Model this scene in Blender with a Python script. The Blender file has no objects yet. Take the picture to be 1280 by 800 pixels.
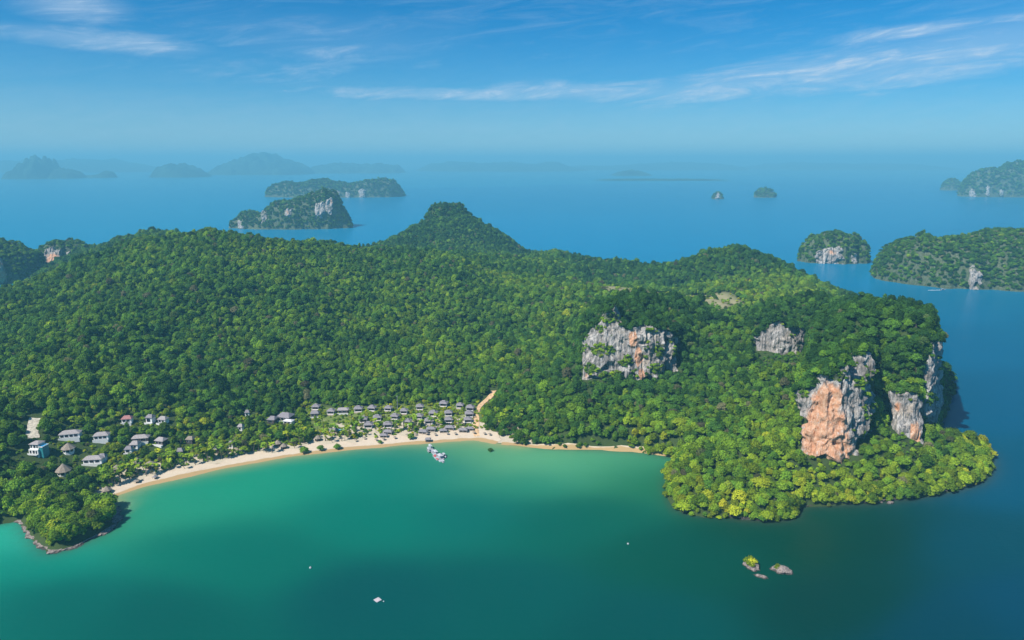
import bpy, math, random
import numpy as np

# ------------------------------------------------------------------ camera, sky, sun, exposure
random.seed(7)
RNG = np.random.default_rng(11)
F, HC, PITCH = 865.0, 230.0, math.radians(12.9)
cP, sP = math.cos(PITCH), math.sin(PITCH)
scn = bpy.context.scene
COL = scn.collection

cam_d = bpy.data.cameras.new('camera')
cam = bpy.data.objects.new('camera', cam_d); COL.objects.link(cam)
cam_d.sensor_width = 36.0; cam_d.lens = 36.0 * F / 1280.0
cam_d.clip_start = 1.0; cam_d.clip_end = 120000.0
cam.location = (0, 0, HC); cam.rotation_euler = (math.pi / 2 - PITCH, 0, 0)
scn.camera = cam

SUN_EL, SUN_AZ = math.radians(49), math.radians(-127)      # azimuth from +Y (view direction), clockwise
sun_d = bpy.data.lights.new('sun', 'SUN'); sun_d.energy = 5.0; sun_d.angle = math.radians(0.55)
sun_d.color = (1.0, 0.955, 0.88)
sun = bpy.data.objects.new('sun', sun_d); COL.objects.link(sun)
sun.rotation_euler = (math.pi / 2 - SUN_EL, 0, -SUN_AZ + math.pi)
sun.location = (-600, -300, 900)

world = bpy.data.worlds.new('World'); scn.world = world; world.use_nodes = True
wn, wl = world.node_tree.nodes, world.node_tree.links
wn.clear()
def N(nodes, t, **kw):
    n = nodes.new(t)
    for k, v in kw.items(): setattr(n, k, v)
    return n
def world_math(op, a, b=None, c=None, clamp=False):
    n = N(wn, 'ShaderNodeMath', operation=op, use_clamp=clamp)
    for i, q in enumerate((a, b, c)):
        if q is None: continue
        if isinstance(q, (int, float)): n.inputs[i].default_value = q
        else: wl.new(q, n.inputs[i])
    return n.outputs[0]
sky = N(wn, 'ShaderNodeTexSky', sky_type='NISHITA', sun_disc=False)
sky.sun_elevation = SUN_EL; sky.sun_rotation = SUN_AZ
sky.altitude = 200; sky.air_density = 1.0; sky.dust_density = 0.2; sky.ozone_density = 2.0
hsv = N(wn, 'ShaderNodeHueSaturation'); hsv.inputs['Saturation'].default_value = 1.42
hsv.inputs['Hue'].default_value = 0.496
stint = N(wn, 'ShaderNodeMix', data_type='RGBA', blend_type='MULTIPLY'); stint.inputs[0].default_value = 1.0
stint.inputs[7].default_value = (.47, .73, 1.0, 1); wl.new(sky.outputs[0], stint.inputs[6])
wl.new(stint.outputs[2], hsv.inputs['Color'])
tc = N(wn, 'ShaderNodeTexCoord'); sep = N(wn, 'ShaderNodeSeparateXYZ')
wl.new(tc.outputs['Generated'], sep.inputs[0])
az = world_math('ARCTAN2', sep.outputs[0], sep.outputs[1])                     # radians, 0 = +Y
el = world_math('ARCSINE', sep.outputs[2])
comb = N(wn, 'ShaderNodeCombineXYZ'); wl.new(az, comb.inputs[0]); wl.new(el, comb.inputs[1])
def cloud_noise(sx, sy, skew, scale, detail, rough, off, dist=0.6):
    e2 = world_math('MULTIPLY_ADD', az, skew, el)
    c = N(wn, 'ShaderNodeCombineXYZ')
    wl.new(world_math('MULTIPLY', az, sx), c.inputs[0]); wl.new(world_math('MULTIPLY', e2, sy), c.inputs[1])
    c.inputs[2].default_value = off
    t = N(wn, 'ShaderNodeTexNoise'); wl.new(c.outputs[0], t.inputs['Vector'])
    t.inputs['Scale'].default_value = scale; t.inputs['Detail'].default_value = detail
    t.inputs['Roughness'].default_value = rough; t.inputs['Distortion'].default_value = dist
    return t.outputs['Fac']
def ramp(v, lo, hi):
    n = N(wn, 'ShaderNodeMapRange', interpolation_type='SMOOTHSTEP'); wl.new(v, n.inputs[0])
    n.inputs[1].default_value = lo; n.inputs[2].default_value = hi
    return n.outputs[0]
def bank(px, py, wx, wy, slope):
    # soft-edged bank of cirrus, centred on a sky direction, lying along a line of the given slope
    a0 = math.atan((px - 640) / F / (cP + (400 - py) / F * sP)); e0 = math.asin((-sP + (400 - py) / F * cP) / math.sqrt(1 + ((px - 640) / F) ** 2 + ((400 - py) / F) ** 2))
    da = world_math('SUBTRACT', az, a0)
    de = world_math('SUBTRACT', world_math('SUBTRACT', el, e0), world_math('MULTIPLY', da, slope))
    q = world_math('ADD', world_math('POWER', world_math('ABSOLUTE', world_math('DIVIDE', da, wx)), 2.0), world_math('POWER', world_math('ABSOLUTE', world_math('DIVIDE', de, wy)), 2.0))
    return world_math('EXPONENT', world_math('MULTIPLY', q, -1.0))
n1 = cloud_noise(3.4, 22.0, -0.11, 2.2, 10.0, 0.68, 3.1, 1.2)
n2 = cloud_noise(3.0, 12.0, -0.14, 7.0, 9.0, 0.68, 8.7, 0.8)
wisps = world_math('MULTIPLY', ramp(n1, 0.38, 0.78), ramp(n2, 0.22, 0.72))
banks = None
for b in ((1090, 86, .24, .030, .11), (1200, 68, .22, .034, .12), (760, 116, .24, .015, .0), (930, 104, .20, .024, .10), (1130, 42, .08, .009, .05), (560, 118, .2, .01, 0), (130, 52, .11, .012, -.03), (90, 8, .05, .016, 0),
          (420, 60, .22, .04, 0), (330, 90, .25, .03, 0)):
    bb = bank(*b)
    if b[0] in (420, 330): bb = world_math('MULTIPLY', bb, .35)
    banks = bb if banks is None else world_math('MAXIMUM', banks, bb)
veil = world_math('MULTIPLY', ramp(n1, 0.30, 0.95), 0.34)
low = world_math('MULTIPLY', world_math('EXPONENT', world_math('MULTIPLY', world_math('POWER', world_math('ABSOLUTE', world_math('DIVIDE', el, .115)), 2.0), -1.0)), .52)   # thin high haze, even all round the horizon
veil = world_math('MAXIMUM', world_math('MAXIMUM', veil, world_math('MULTIPLY', banks, .40)), world_math('MULTIPLY', low, world_math('MULTIPLY_ADD', n2, .8, .6)))
c1 = world_math('MULTIPLY', banks, world_math('MULTIPLY_ADD', wisps, 1.6, 0.52))
puffs = None
for (px, py, w) in ((358, 114, .008), (542, 168, .005), (700, 171, .003), (802, 168, .005), (872, 176, .006), (1018, 173, .004), (1118, 176, .007), (1224, 167, .004)):
    pb = bank(px, py, w, w * .42, 0)
    puffs = pb if puffs is None else world_math('MAXIMUM', puffs, pb)
n3 = cloud_noise(90., 160., 0, 3.0, 4.0, .6, 1.0, .3)
puffs = world_math('MULTIPLY', world_math('MULTIPLY', puffs, ramp(n3, .35, .6)), .55)
cm = world_math('MAXIMUM', world_math('MAXIMUM', c1, veil), puffs)
cm = world_math('MULTIPLY', cm, 0.72, clamp=True)
mix = N(wn, 'ShaderNodeMix', data_type='RGBA'); wl.new(cm, mix.inputs[0])
wl.new(hsv.outputs[0], mix.inputs[6]); mix.inputs[7].default_value = (5.4, 6.7, 8.3, 1)
bg = N(wn, 'ShaderNodeBackground'); bg.inputs['Strength'].default_value = 0.078
wl.new(mix.outputs[2], bg.inputs[0])
wo = N(wn, 'ShaderNodeOutputWorld'); wl.new(bg.outputs[0], wo.inputs[0])

vs = scn.view_settings
scn.display_settings.display_device = 'sRGB'
vs.view_transform = 'Standard'; vs.look = 'None'; vs.exposure = 0.42; vs.gamma = 1.0; vs.use_curve_mapping = False
cy = scn.cycles
cy.max_bounces = 4; cy.diffuse_bounces = 2; cy.glossy_bounces = 2; cy.transmission_bounces = 2
cy.volume_bounces = 0; cy.transparent_max_bounces = 4
cy.use_denoising = True; cy.denoising_input_passes = 'RGB_ALBEDO_NORMAL'
cy.caustics_reflective = False; cy.caustics_refractive = False
cy.sample_clamp_indirect = 4.0

# ------------------------------------------------------------------ geometry helpers
def ray(px, py):
    u = (px - 640) / F; v = (400 - py) / F
    return (u, cP + v * sP, -sP + v * cP)
def atz(px, py, z=0.0):
    d = ray(px, py); t = (z - HC) / d[2]
    return np.array((d[0] * t, d[1] * t, z))
def aty(px, py, Y):
    d = ray(px, py); t = Y / d[1]
    return np.array((d[0] * t, Y, HC + d[2] * t))
def pxy(px, Y, py=440):                          # world x,y for a column of the picture at distance Y
    p = aty(px, py, Y); return (p[0], p[1])
def project(x, y, z):
    zc = y * cP - (z - HC) * sP; yc = y * sP + (z - HC) * cP
    return 640 + F * x / zc, 400 - F * yc / zc

def _h(ix, iy, iz, seed):
    n = (ix.astype(np.int64) * 374761393 + iy.astype(np.int64) * 668265263 + iz.astype(np.int64) * 1440662683 + seed * 974634777) & 0xFFFFFFFF
    n = ((n ^ (n >> 13)) * 1274126177) & 0xFFFFFFFF
    n = n ^ (n >> 16)
    return (n & 0xFFFF) / 65535.0
def vnoise(x, y, z=None, seed=0):                # smooth value noise in -1..1
    x = np.asarray(x, float); y = np.asarray(y, float)
    z = np.zeros_like(x) if z is None else np.asarray(z, float)
    fx, fy, fz = np.floor(x), np.floor(y), np.floor(z)
    tx, ty, tz = x - fx, y - fy, z - fz
    tx = tx * tx * (3 - 2 * tx); ty = ty * ty * (3 - 2 * ty); tz = tz * tz * (3 - 2 * tz)
    r = 0
    for a in (0, 1):
        for b in (0, 1):
            for c in (0, 1):
                w = (tx if a else 1 - tx) * (ty if b else 1 - ty) * (tz if c else 1 - tz)
                r = r + w * _h(fx + a, fy + b, fz + c, seed)
    return r * 2 - 1
def fbm(x, y, z=None, oct=4, seed=0):
    r = 0; a = 1.0; s = 0
    for o in range(oct):
        r = r + a * vnoise(np.asarray(x) * 2 ** o, np.asarray(y) * 2 ** o, None if z is None else np.asarray(z) * 2 ** o, seed + o); s += a; a *= .5
    return r / s
def sstep(a, b, x):
    t = np.clip((x - a) / (b - a), 0, 1); return t * t * (3 - 2 * t)

class TPS:
    def __init__(s, pts, vals, lam=0.5):
        s.p = np.array(pts, float) / 500.0; v = np.array(vals, float); n = len(v)
        K = s.k(s.p, s.p) + np.eye(n) * lam * 1e-3
        Pm = np.hstack([np.ones((n, 1)), s.p]); A = np.zeros((n + 3, n + 3))
        A[:n, :n] = K; A[:n, n:] = Pm; A[n:, :n] = Pm.T
        s.w = np.linalg.solve(A, np.concatenate([v, np.zeros(3)]))
    def k(s, a, b):
        r2 = ((a[:, None] - b[None]) ** 2).sum(-1); return r2 * np.log(r2 + 1e-9) * .5
    def __call__(s, x, y):
        q = np.stack([np.ravel(x), np.ravel(y)], 1) / 500.0; n = len(s.p); out = np.empty(len(q))
        for i in range(0, len(q), 40000):
            c = q[i:i + 40000]; out[i:i + 40000] = s.k(c, s.p) @ s.w[:n] + s.w[n] + c @ s.w[n + 1:]
        return out.reshape(np.shape(x))

def catmull(pts, n=6, closed=True):
    p = np.array(pts, float); m = len(p); out = []
    rng = range(m if closed else m - 1)
    for i in rng:
        g = lambda j: p[j % m] if closed else p[min(max(j, 0), m - 1)]
        a, b, c, d = g(i - 1), g(i), g(i + 1), g(i + 2)
        for t in np.arange(n) / n:
            out.append(.5 * (2 * b + (c - a) * t + (2 * a - 5 * b + 4 * c - d) * t * t + (3 * b - a - 3 * c + d) * t ** 3))
    if not closed: out.append(p[-1])
    return np.array(out)
def seg_dist(x, y, poly, closed=True):
    q = np.stack([np.ravel(x), np.ravel(y)], 1); best = np.full(len(q), 1e18)
    m = len(poly)
    for i in range(m if closed else m - 1):
        a = poly[i]; b = poly[(i + 1) % m]; ab = b - a
        t = np.clip(((q - a) @ ab) / (ab @ ab + 1e-12), 0, 1)
        best = np.minimum(best, ((q - a - t[:, None] * ab) ** 2).sum(1))
    return np.sqrt(best).reshape(np.shape(x))
def inside(x, y, poly):
    x = np.asarray(x, float); y = np.asarray(y, float); r = np.zeros(x.shape, bool); m = len(poly)
    for i in range(m):
        (x0, y0), (x1, y1) = poly[i], poly[(i + 1) % m]
        if y0 == y1: continue
        r ^= ((y0 > y) != (y1 > y)) & (x < (x1 - x0) * (y - y0) / (y1 - y0) + x0)
    return r
def sdist(x, y, poly):
    d = seg_dist(x, y, poly); return np.where(inside(x, y, poly), d, -d)

def mesh_obj(name, verts, faces, mats, parent=None, smooth=False, attrs=None, midx=None):
    me = bpy.data.meshes.new(name)
    me.from_pydata([tuple(v) for v in verts] if not isinstance(verts, np.ndarray) else verts.tolist(), [], faces if not isinstance(faces, np.ndarray) else faces.tolist())
    for m in (mats if isinstance(mats, (list, tuple)) else [mats]): me.materials.append(m)
    if midx is not None: me.polygons.foreach_set('material_index', midx)
    if smooth: me.polygons.foreach_set('use_smooth', [True] * len(me.polygons))
    if attrs:
        for k, (ty, arr) in attrs.items():
            at = me.attributes.new(k, ty, 'POINT')
            at.data.foreach_set('color' if ty == 'FLOAT_COLOR' else 'value', np.ravel(arr).astype(np.float32 if ty != 'INT' else np.int32))
    me.update()
    o = bpy.data.objects.new(name, me); COL.objects.link(o)
    if parent is not None: o.parent = parent
    return o
def data_obj(name, me, parent=None):
    o = bpy.data.objects.new(name, me); COL.objects.link(o)
    if parent is not None: o.parent = parent
    return o
def empty(name, loc=(0, 0, 0), rz=0, s=1):
    o = bpy.data.objects.new(name, None); COL.objects.link(o)
    o.location = tuple(float(v) for v in loc); o.rotation_euler = (0, 0, rz)
    o.scale = (s, s, s) if isinstance(s, (int, float)) else tuple(float(v) for v in s)
    return o
def tag(o, label=None, cat=None, group=None, kind=None):
    if label: o['label'] = label
    if cat: o['category'] = cat
    if group: o['group'] = group
    if kind: o['kind'] = kind
    return o
class MB:
    """collects boxes, prisms, tubes into one mesh"""
    def __init__(s): s.v = []; s.f = []
    def add(s, v, f):
        b = len(s.v); s.v += [tuple(map(float, q)) for q in v]; s.f += [tuple(b + i for i in q) for q in f]; return s
    def box(s, x0, x1, y0, y1, z0, z1):
        return s.add([(x0, y0, z0), (x1, y0, z0), (x1, y1, z0), (x0, y1, z0), (x0, y0, z1), (x1, y0, z1), (x1, y1, z1), (x0, y1, z1)],
                     [(3, 2, 1, 0), (4, 5, 6, 7), (0, 1, 5, 4), (1, 2, 6, 5), (2, 3, 7, 6), (3, 0, 4, 7)])
    def hip(s, x0, x1, y0, y1, z0, z1, rx0, rx1, ry0, ry1, t=.25):
        # hipped roof: eaves rectangle to a smaller top rectangle, with eaves thickness
        return s.add([(x0, y0, z0 - t), (x1, y0, z0 - t), (x1, y1, z0 - t), (x0, y1, z0 - t), (x0, y0, z0), (x1, y0, z0), (x1, y1, z0), (x0, y1, z0),
                      (rx0, ry0, z1), (rx1, ry0, z1), (rx1, ry1, z1), (rx0, ry1, z1)],
                     [(3, 2, 1, 0), (0, 1, 5, 4), (1, 2, 6, 5), (2, 3, 7, 6), (3, 0, 4, 7), (4, 5, 9, 8), (5, 6, 10, 9), (6, 7, 11, 10), (7, 4, 8, 11), (8, 9, 10, 11)])
    def tube(s, p0, p1, r0, r1, n=8):
        p0 = np.array(p0, float); p1 = np.array(p1, float); d = p1 - p0; d /= np.linalg.norm(d) + 1e-9
        a = np.cross(d, (0, 0, 1) if abs(d[2]) < .9 else (1, 0, 0)); a /= np.linalg.norm(a); b = np.cross(d, a)
        v = []; f = []
        for p, r in ((p0, r0), (p1, r1)):
            v += [p + r * (math.cos(k * 2 * math.pi / n) * a + math.sin(k * 2 * math.pi / n) * b) for k in range(n)]
        for k in range(n): f.append((k, n + k, n + (k + 1) % n, (k + 1) % n))
        f.append(tuple(range(n))); f.append(tuple(range(2 * n - 1, n - 1, -1)))
        return s.add(v, f)
    def cone(s, z0, z1, r0, r1, n=16, cx=0, cy=0):
        return s.tube((cx, cy, z0), (cx, cy, z1), r0, r1, n)
    def build(s, name, mat, parent=None, smooth=False):
        return mesh_obj(name, s.v, s.f, mat, parent, smooth)

# ------------------------------------------------------------------ materials
def lin(r, g, b):
    c = []
    for v in (r, g, b):
        v /= 255.0; c.append(v / 12.92 if v <= .04045 else ((v + .055) / 1.055) ** 2.4)
    return tuple(c)
class M:
    def __init__(s, name):
        s.m = bpy.data.materials.new(name); s.m.use_nodes = True
        s.n = s.m.node_tree.nodes; s.l = s.m.node_tree.links; s.n.clear()
        s.out = s.n.new('ShaderNodeOutputMaterial')
        s.b = s.n.new('ShaderNodeBsdfPrincipled'); s.l.new(s.b.outputs[0], s.out.inputs[0])
    def node(s, t, **kw): return N(s.n, t, **kw)
    def set(s, sock, v):
        if isinstance(v, (int, float)): sock.default_value = v
        elif isinstance(v, tuple): sock.default_value = v if len(v) == len(sock.default_value) else v + (1,)
        else: s.l.new(v, sock)
    def math(s, op, a, b=None, c=None, clamp=False):
        n = s.node('ShaderNodeMath', operation=op, use_clamp=clamp)
        for i, q in enumerate((a, b, c)):
            if q is not None: s.set(n.inputs[i], q)
        return n.outputs[0]
    def pos(s, scale=(1, 1, 1), obj=False):
        if obj: src = s.node('ShaderNodeTexCoord').outputs['Object']
        else: src = s.node('ShaderNodeNewGeometry').outputs['Position']
        mp = s.node('ShaderNodeMapping'); mp.inputs['Scale'].default_value = scale; s.l.new(src, mp.inputs[0])
        return mp.outputs[0]
    def noise(s, vec, scale, detail=4, rough=.55, dist=0, out='Fac'):
        t = s.node('ShaderNodeTexNoise'); s.l.new(vec, t.inputs['Vector'])
        t.inputs['Scale'].default_value = scale; t.inputs['Detail'].default_value = detail
        t.inputs['Roughness'].default_value = rough; t.inputs['Distortion'].default_value = dist
        return t.outputs[out]
    def step(s, v, lo, hi, a=0., b=1.):
        n = s.node('ShaderNodeMapRange', interpolation_type='SMOOTHSTEP'); s.set(n.inputs[0], v)
        for i, q in enumerate((lo, hi, a, b)): n.inputs[i + 1].default_value = q
        return n.outputs[0]
    def mix(s, f, a, b, mode='MIX'):
        n = s.node('ShaderNodeMix', data_type='RGBA', blend_type=mode)
        s.set(n.inputs[0], f); s.set(n.inputs[6], a); s.set(n.inputs[7], b); return n.outputs[2]
    def attr(s, name, ty='GEOMETRY', out='Fac'):
        n = s.node('ShaderNodeAttribute', attribute_type=ty, attribute_name=name); return n.outputs[out]
    def bump(s, h, strength, dist):
        n = s.node('ShaderNodeBump'); n.inputs['Strength'].default_value = strength; n.inputs['Distance'].default_value = dist
        s.l.new(h, n.inputs['Height']); s.l.new(n.outputs[0], s.b.inputs['Normal'])
    def fin(s, col, rough=.8, spec=.3):
        s.set(s.b.inputs['Base Color'], col); s.set(s.b.inputs['Roughness'], rough)
        s.b.inputs['Specular IOR Level'].default_value = spec; return s.m

def mat_plain(name, c, rough=.7, spec=.3, var=.25, scale=1.2):
    m = M(name); n = m.noise(m.pos(), scale, 5, .6)
    d = tuple(v * (1 - var) for v in c); e = tuple(min(1, v * (1 + var)) for v in c)
    return m.fin(m.mix(m.step(n, .3, .7), d, e), rough, spec)

def mat_leaf(name='foliage'):
    m = M(name); m.n.remove(m.b)
    tint = m.attr('tint', 'INSTANCER')
    oi = m.node('ShaderNodeObjectInfo').outputs['Random']
    pn = m.noise(m.pos(), .9, 3, .6)
    big = m.noise(m.pos(), .016, 3, .55)
    t = m.math('ADD', tint, m.math('MULTIPLY', m.math('SUBTRACT', oi, .5), .34))
    t = m.math('ADD', t, m.math('MULTIPLY', m.math('SUBTRACT', big, .5), .5))
    t = m.math('ADD', t, m.math('MULTIPLY', m.math('SUBTRACT', pn, .5), .22), clamp=True)
    r = m.node('ShaderNodeValToRGB'); m.l.new(t, r.inputs[0]); cr = r.color_ramp
    stops = [(0, (.040, .105, .020)), (.25, (.085, .190, .022)), (.5, (.165, .285, .020)), (.75, (.27, .36, .020)), (1, (.42, .40, .022))]
    cr.elements[0].position = 0; cr.elements[0].color = stops[0][1] + (1,)
    cr.elements[1].position = 1; cr.elements[1].color = stops[-1][1] + (1,)
    for p, c in stops[1:-1]:
        e = cr.elements.new(p); e.color = c + (1,)
    r2 = m.math('FRACT', m.math('MULTIPLY', oi, 17.31))
    col = m.mix(m.step(r2, .975, .985), r.outputs[0], (.17, .165, .075))
    r3 = m.math('FRACT', m.math('MULTIPLY', oi, 41.7))
    v = m.math('MULTIPLY_ADD', r3, .95, .58)
    v = m.math('MULTIPLY', v, m.step(m.noise(m.pos(), 1.1, 4, .7), .30, .70, .55, 1.35))
    hs = m.node('ShaderNodeHueSaturation'); m.l.new(v, hs.inputs['Value']); m.l.new(col, hs.inputs['Color'])
    d = m.node('ShaderNodeBsdfDiffuse'); m.l.new(hs.outputs[0], d.inputs[0])
    tr = m.node('ShaderNodeBsdfTranslucent'); m.l.new(hs.outputs[0], tr.inputs[0])
    mx = m.node('ShaderNodeMixShader'); mx.inputs[0].default_value = .20
    m.l.new(d.outputs[0], mx.inputs[1]); m.l.new(tr.outputs[0], mx.inputs[2]); m.l.new(mx.outputs[0], m.out.inputs[0])
    return m.m

def mat_rock(name, orange=True):
    m = M(name); p = m.pos((1, 1, .22)); q = m.pos()
    a = m.noise(p, .16, 8, .65, .8); b = m.noise(p, .55, 7, .7, .4); c = m.noise(q, .05, 4, .6)
    col = m.mix(m.step(a, .34, .66), (.24, .22, .205), (.60, .56, .52))
    col = m.mix(m.step(b, .46, .66, 0, .75), col, (.11, .108, .108))
    col = m.mix(m.step(m.noise(p, .3, 6, .6), .58, .7, 0, .8), col, (.74, .70, .65))
    w2 = m.noise(m.pos((1, 1, .10)), 1.1, 6, .7, .3)
    col = m.mix(m.step(w2, .52, .66, 0, .5), col, (.14, .135, .13))
    col = m.mix(m.step(m.noise(q, .09, 4, .6), .52, .68, 0, .45), col, (.46, .36, .26))
    st = m.noise(m.pos((1, 1, .035)), .42, 6, .65, .15)
    col = m.mix(m.step(st, .50, .62, 0, .75), col, (.085, .082, .08))
    col = m.mix(m.step(st, .46, .36, 0, .55), col, (.72, .62, .50))
    if orange:
        o = m.attr('orange')
        om = m.math('ADD', o, m.math('MULTIPLY', m.math('SUBTRACT', m.noise(p, .22, 6, .65, .6), .5), .9))
        oc = m.mix(m.step(m.noise(q, .35, 6, .7), .3, .7), (.58, .25, .12), (.78, .50, .33))
        oc = m.mix(m.step(m.noise(m.pos((1, 1, .5)), .28, 7, .7), .54, .68, 0, .8), oc, (.72, .66, .60))
        oc = m.mix(m.step(m.noise(p, .8, 6, .7), .58, .70, 0, .4), oc, (.30, .16, .10))
        col = m.mix(m.step(om, .38, .62), col, oc)
    mn = m.attr('moss')
    mm = m.math('ADD', mn, m.math('MULTIPLY', m.math('SUBTRACT', m.noise(q, .3, 6, .65), .5), .9))
    col = m.mix(m.step(mm, .52, .7, 0, .85), col, (.06, .095, .03))
    h = m.math('ADD', m.math('ADD', a, m.math('MULTIPLY', b, .8)), m.math('MULTIPLY', w2, .5)); m.bump(h, 1.0, 2.2)
    return m.fin(col, .9, .15)

def mat_ground():
    m = M('forest_floor'); q = m.pos()
    g = m.mix(m.noise(q, .25, 5, .6), (.03, .055, .014), (.06, .085, .025))
    sand = m.attr('sand'); n = m.math('SUBTRACT', m.noise(q, .14, 6, .68), .5)
    sm = m.step(m.math('ADD', sand, m.math('MULTIPLY', n, 1.3)), .42, .6)
    sc_ = m.mix(m.noise(q, .6, 5, .6), (.42, .35, .24), (.60, .52, .40))
    gr = m.mix(m.noise(q, .4, 5, .6), (.10, .16, .03), (.20, .23, .06))
    gm = m.attr('grass')
    col = m.mix(gm, g, gr); col = m.mix(sm, col, sc_)
    br = m.attr('brush')
    col = m.mix(br, col, m.mix(m.noise(q, .2, 5, .6), (.17, .16, .07), (.36, .32, .19)))
    m.bump(m.noise(q, .8, 5, .6), .5, .4)
    return m.fin(col, .95, .1)

def mat_sand():
    m = M('beach_sand'); q = m.pos()
    col = m.mix(m.noise(q, .5, 6, .65), (.50, .40, .28), (.68, .56, .43))
    col = m.mix(m.step(m.noise(q, .12, 5, .6), .5, .75, 0, .5), col, (.46, .36, .26))
    wet = m.math('ADD', m.attr('wet'), m.math('MULTIPLY', m.math('SUBTRACT', m.noise(q, .2, 4, .6), .5), .5))
    col = m.mix(m.step(wet, .35, .75), col, (.42, .28, .13))
    return m.fin(col, .9, .15)

def mat_sea():
    m = M('sea_water'); q = m.pos()
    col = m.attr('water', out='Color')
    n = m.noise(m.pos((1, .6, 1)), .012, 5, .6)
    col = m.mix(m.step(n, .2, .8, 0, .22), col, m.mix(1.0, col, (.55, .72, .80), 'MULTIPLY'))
    w = m.math('ADD', m.noise(m.pos((1, 1.6, 1)), .22, 6, .62), m.math('MULTIPLY', m.noise(m.pos((1, 1.4, 1)), .03, 3, .5), 2.0))
    bp = m.node('ShaderNodeBump'); bp.inputs['Strength'].default_value = .35; bp.inputs['Distance'].default_value = .6
    m.l.new(w, bp.inputs['Height']); m.l.new(bp.outputs[0], m.b.inputs['Normal'])
    r = m.fin(col, .26, .06); m.b.inputs['IOR'].default_value = 1.33
    return r

LEAF = mat_leaf()
ROCK = mat_rock('limestone')
BARK = mat_plain('bark', (.16, .125, .09))
GROUND = mat_ground(); SAND = mat_sand(); SEA = mat_sea()
DIRT = mat_plain('bare_earth', (.58, .38, .21), .95, .1, .3, .5)
GRAVEL = mat_plain('pale_gravel', (.50, .45, .36), .95, .1, .3, .6)
SHINGLE = mat_plain('grey_shingle', (.235, .215, .225), .85, .2, .3, 1.8)
SHINGLE2 = mat_plain('pinkish_shingle', (.33, .295, .285), .85, .2, .25, 1.8)
SHINGLE3 = mat_plain('red_tile', (.36, .17, .16), .85, .2, .25, 1.8)
THATCH = mat_plain('thatch', (.27, .225, .18), .95, .1, .35, 2.2)
WHITEW = mat_plain('white_plaster', (.76, .75, .72), .8, .3, .06)
TIMBER = mat_plain('dark_timber', (.075, .055, .045), .7, .3, .3)
DECKW = mat_plain('deck_planks', (.40, .33, .26), .8, .2, .2)
GLASS = mat_plain('window_glass', (.018, .022, .032), .08, .5, .2)
POOLW = mat_plain('pool_water', (.02, .28, .52), .08, .5, .1)
TEALW = mat_plain('teal_tile', (.03, .22, .24), .5, .4, .2)
WHITEP = mat_plain('white_plastic', (.44, .45, .47), .5, .4, .05)
GREYP = mat_plain('grey_float', (.30, .30, .32), .7, .3, .12)
REDP = mat_plain('red_plastic', (.55, .04, .03), .5, .4, .1)
PINKD = mat_plain('faded_deck', (.52, .42, .43), .8, .2, .1)
FOAM = mat_plain('foam', (.75, .80, .82), .8, .2, .2, .8)

# ------------------------------------------------------------------ main island terrain
beach_px = [(139, 621), (160, 613), (180, 606), (210, 599), (240, 592), (270, 586), (300, 580), (330, 575), (360, 570), (390, 566), (420, 562), (450, 559), (480, 557), (510, 554), (540, 552), (570, 550), (596, 549), (612, 551), (622, 553.5)]
front_px = [(-60, 645), (0, 653), (25, 650), (36, 662), (48, 678), (66, 690), (92, 684), (115, 673), (138, 660), (147, 648), (141, 632)] + beach_px + \
    [(640, 555), (690, 560), (740, 562), (800, 565), (846, 574), (838, 590), (836, 612), (845, 634), (862, 642), (900, 645), (930, 649), (965, 651), (992, 646), (1000, 634), (1040, 631), (1080, 629), (1110, 626), (1150, 621), (1200, 611), (1230, 599), (1239, 578), (1226, 560)]
back_w = [pxy(1188, 545), pxy(1192, 640), pxy(1192, 720), pxy(1150, 820), pxy(1090, 900), pxy(1065, 1000), pxy(1056, 1100), pxy(1060, 1190), pxy(1050, 1270), pxy(960, 1330), pxy(880, 1380), pxy(790, 1500), pxy(720, 1640), pxy(680, 1760),
          pxy(600, 1850), pxy(520, 1860), pxy(450, 1760), pxy(380, 1650), pxy(280, 1640), pxy(160, 1620), pxy(70, 1400), pxy(20, 1200), pxy(-150, 1080), pxy(-260, 960), pxy(-300, 800), pxy(-200, 600)]
shore = np.array([atz(*p)[:2] for p in front_px] + [np.array(q) for q in back_w])
shore = catmull(shore, 5)
beach = catmull(np.array([atz(*p)[:2] for p in beach_px]), 6, False)

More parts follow.
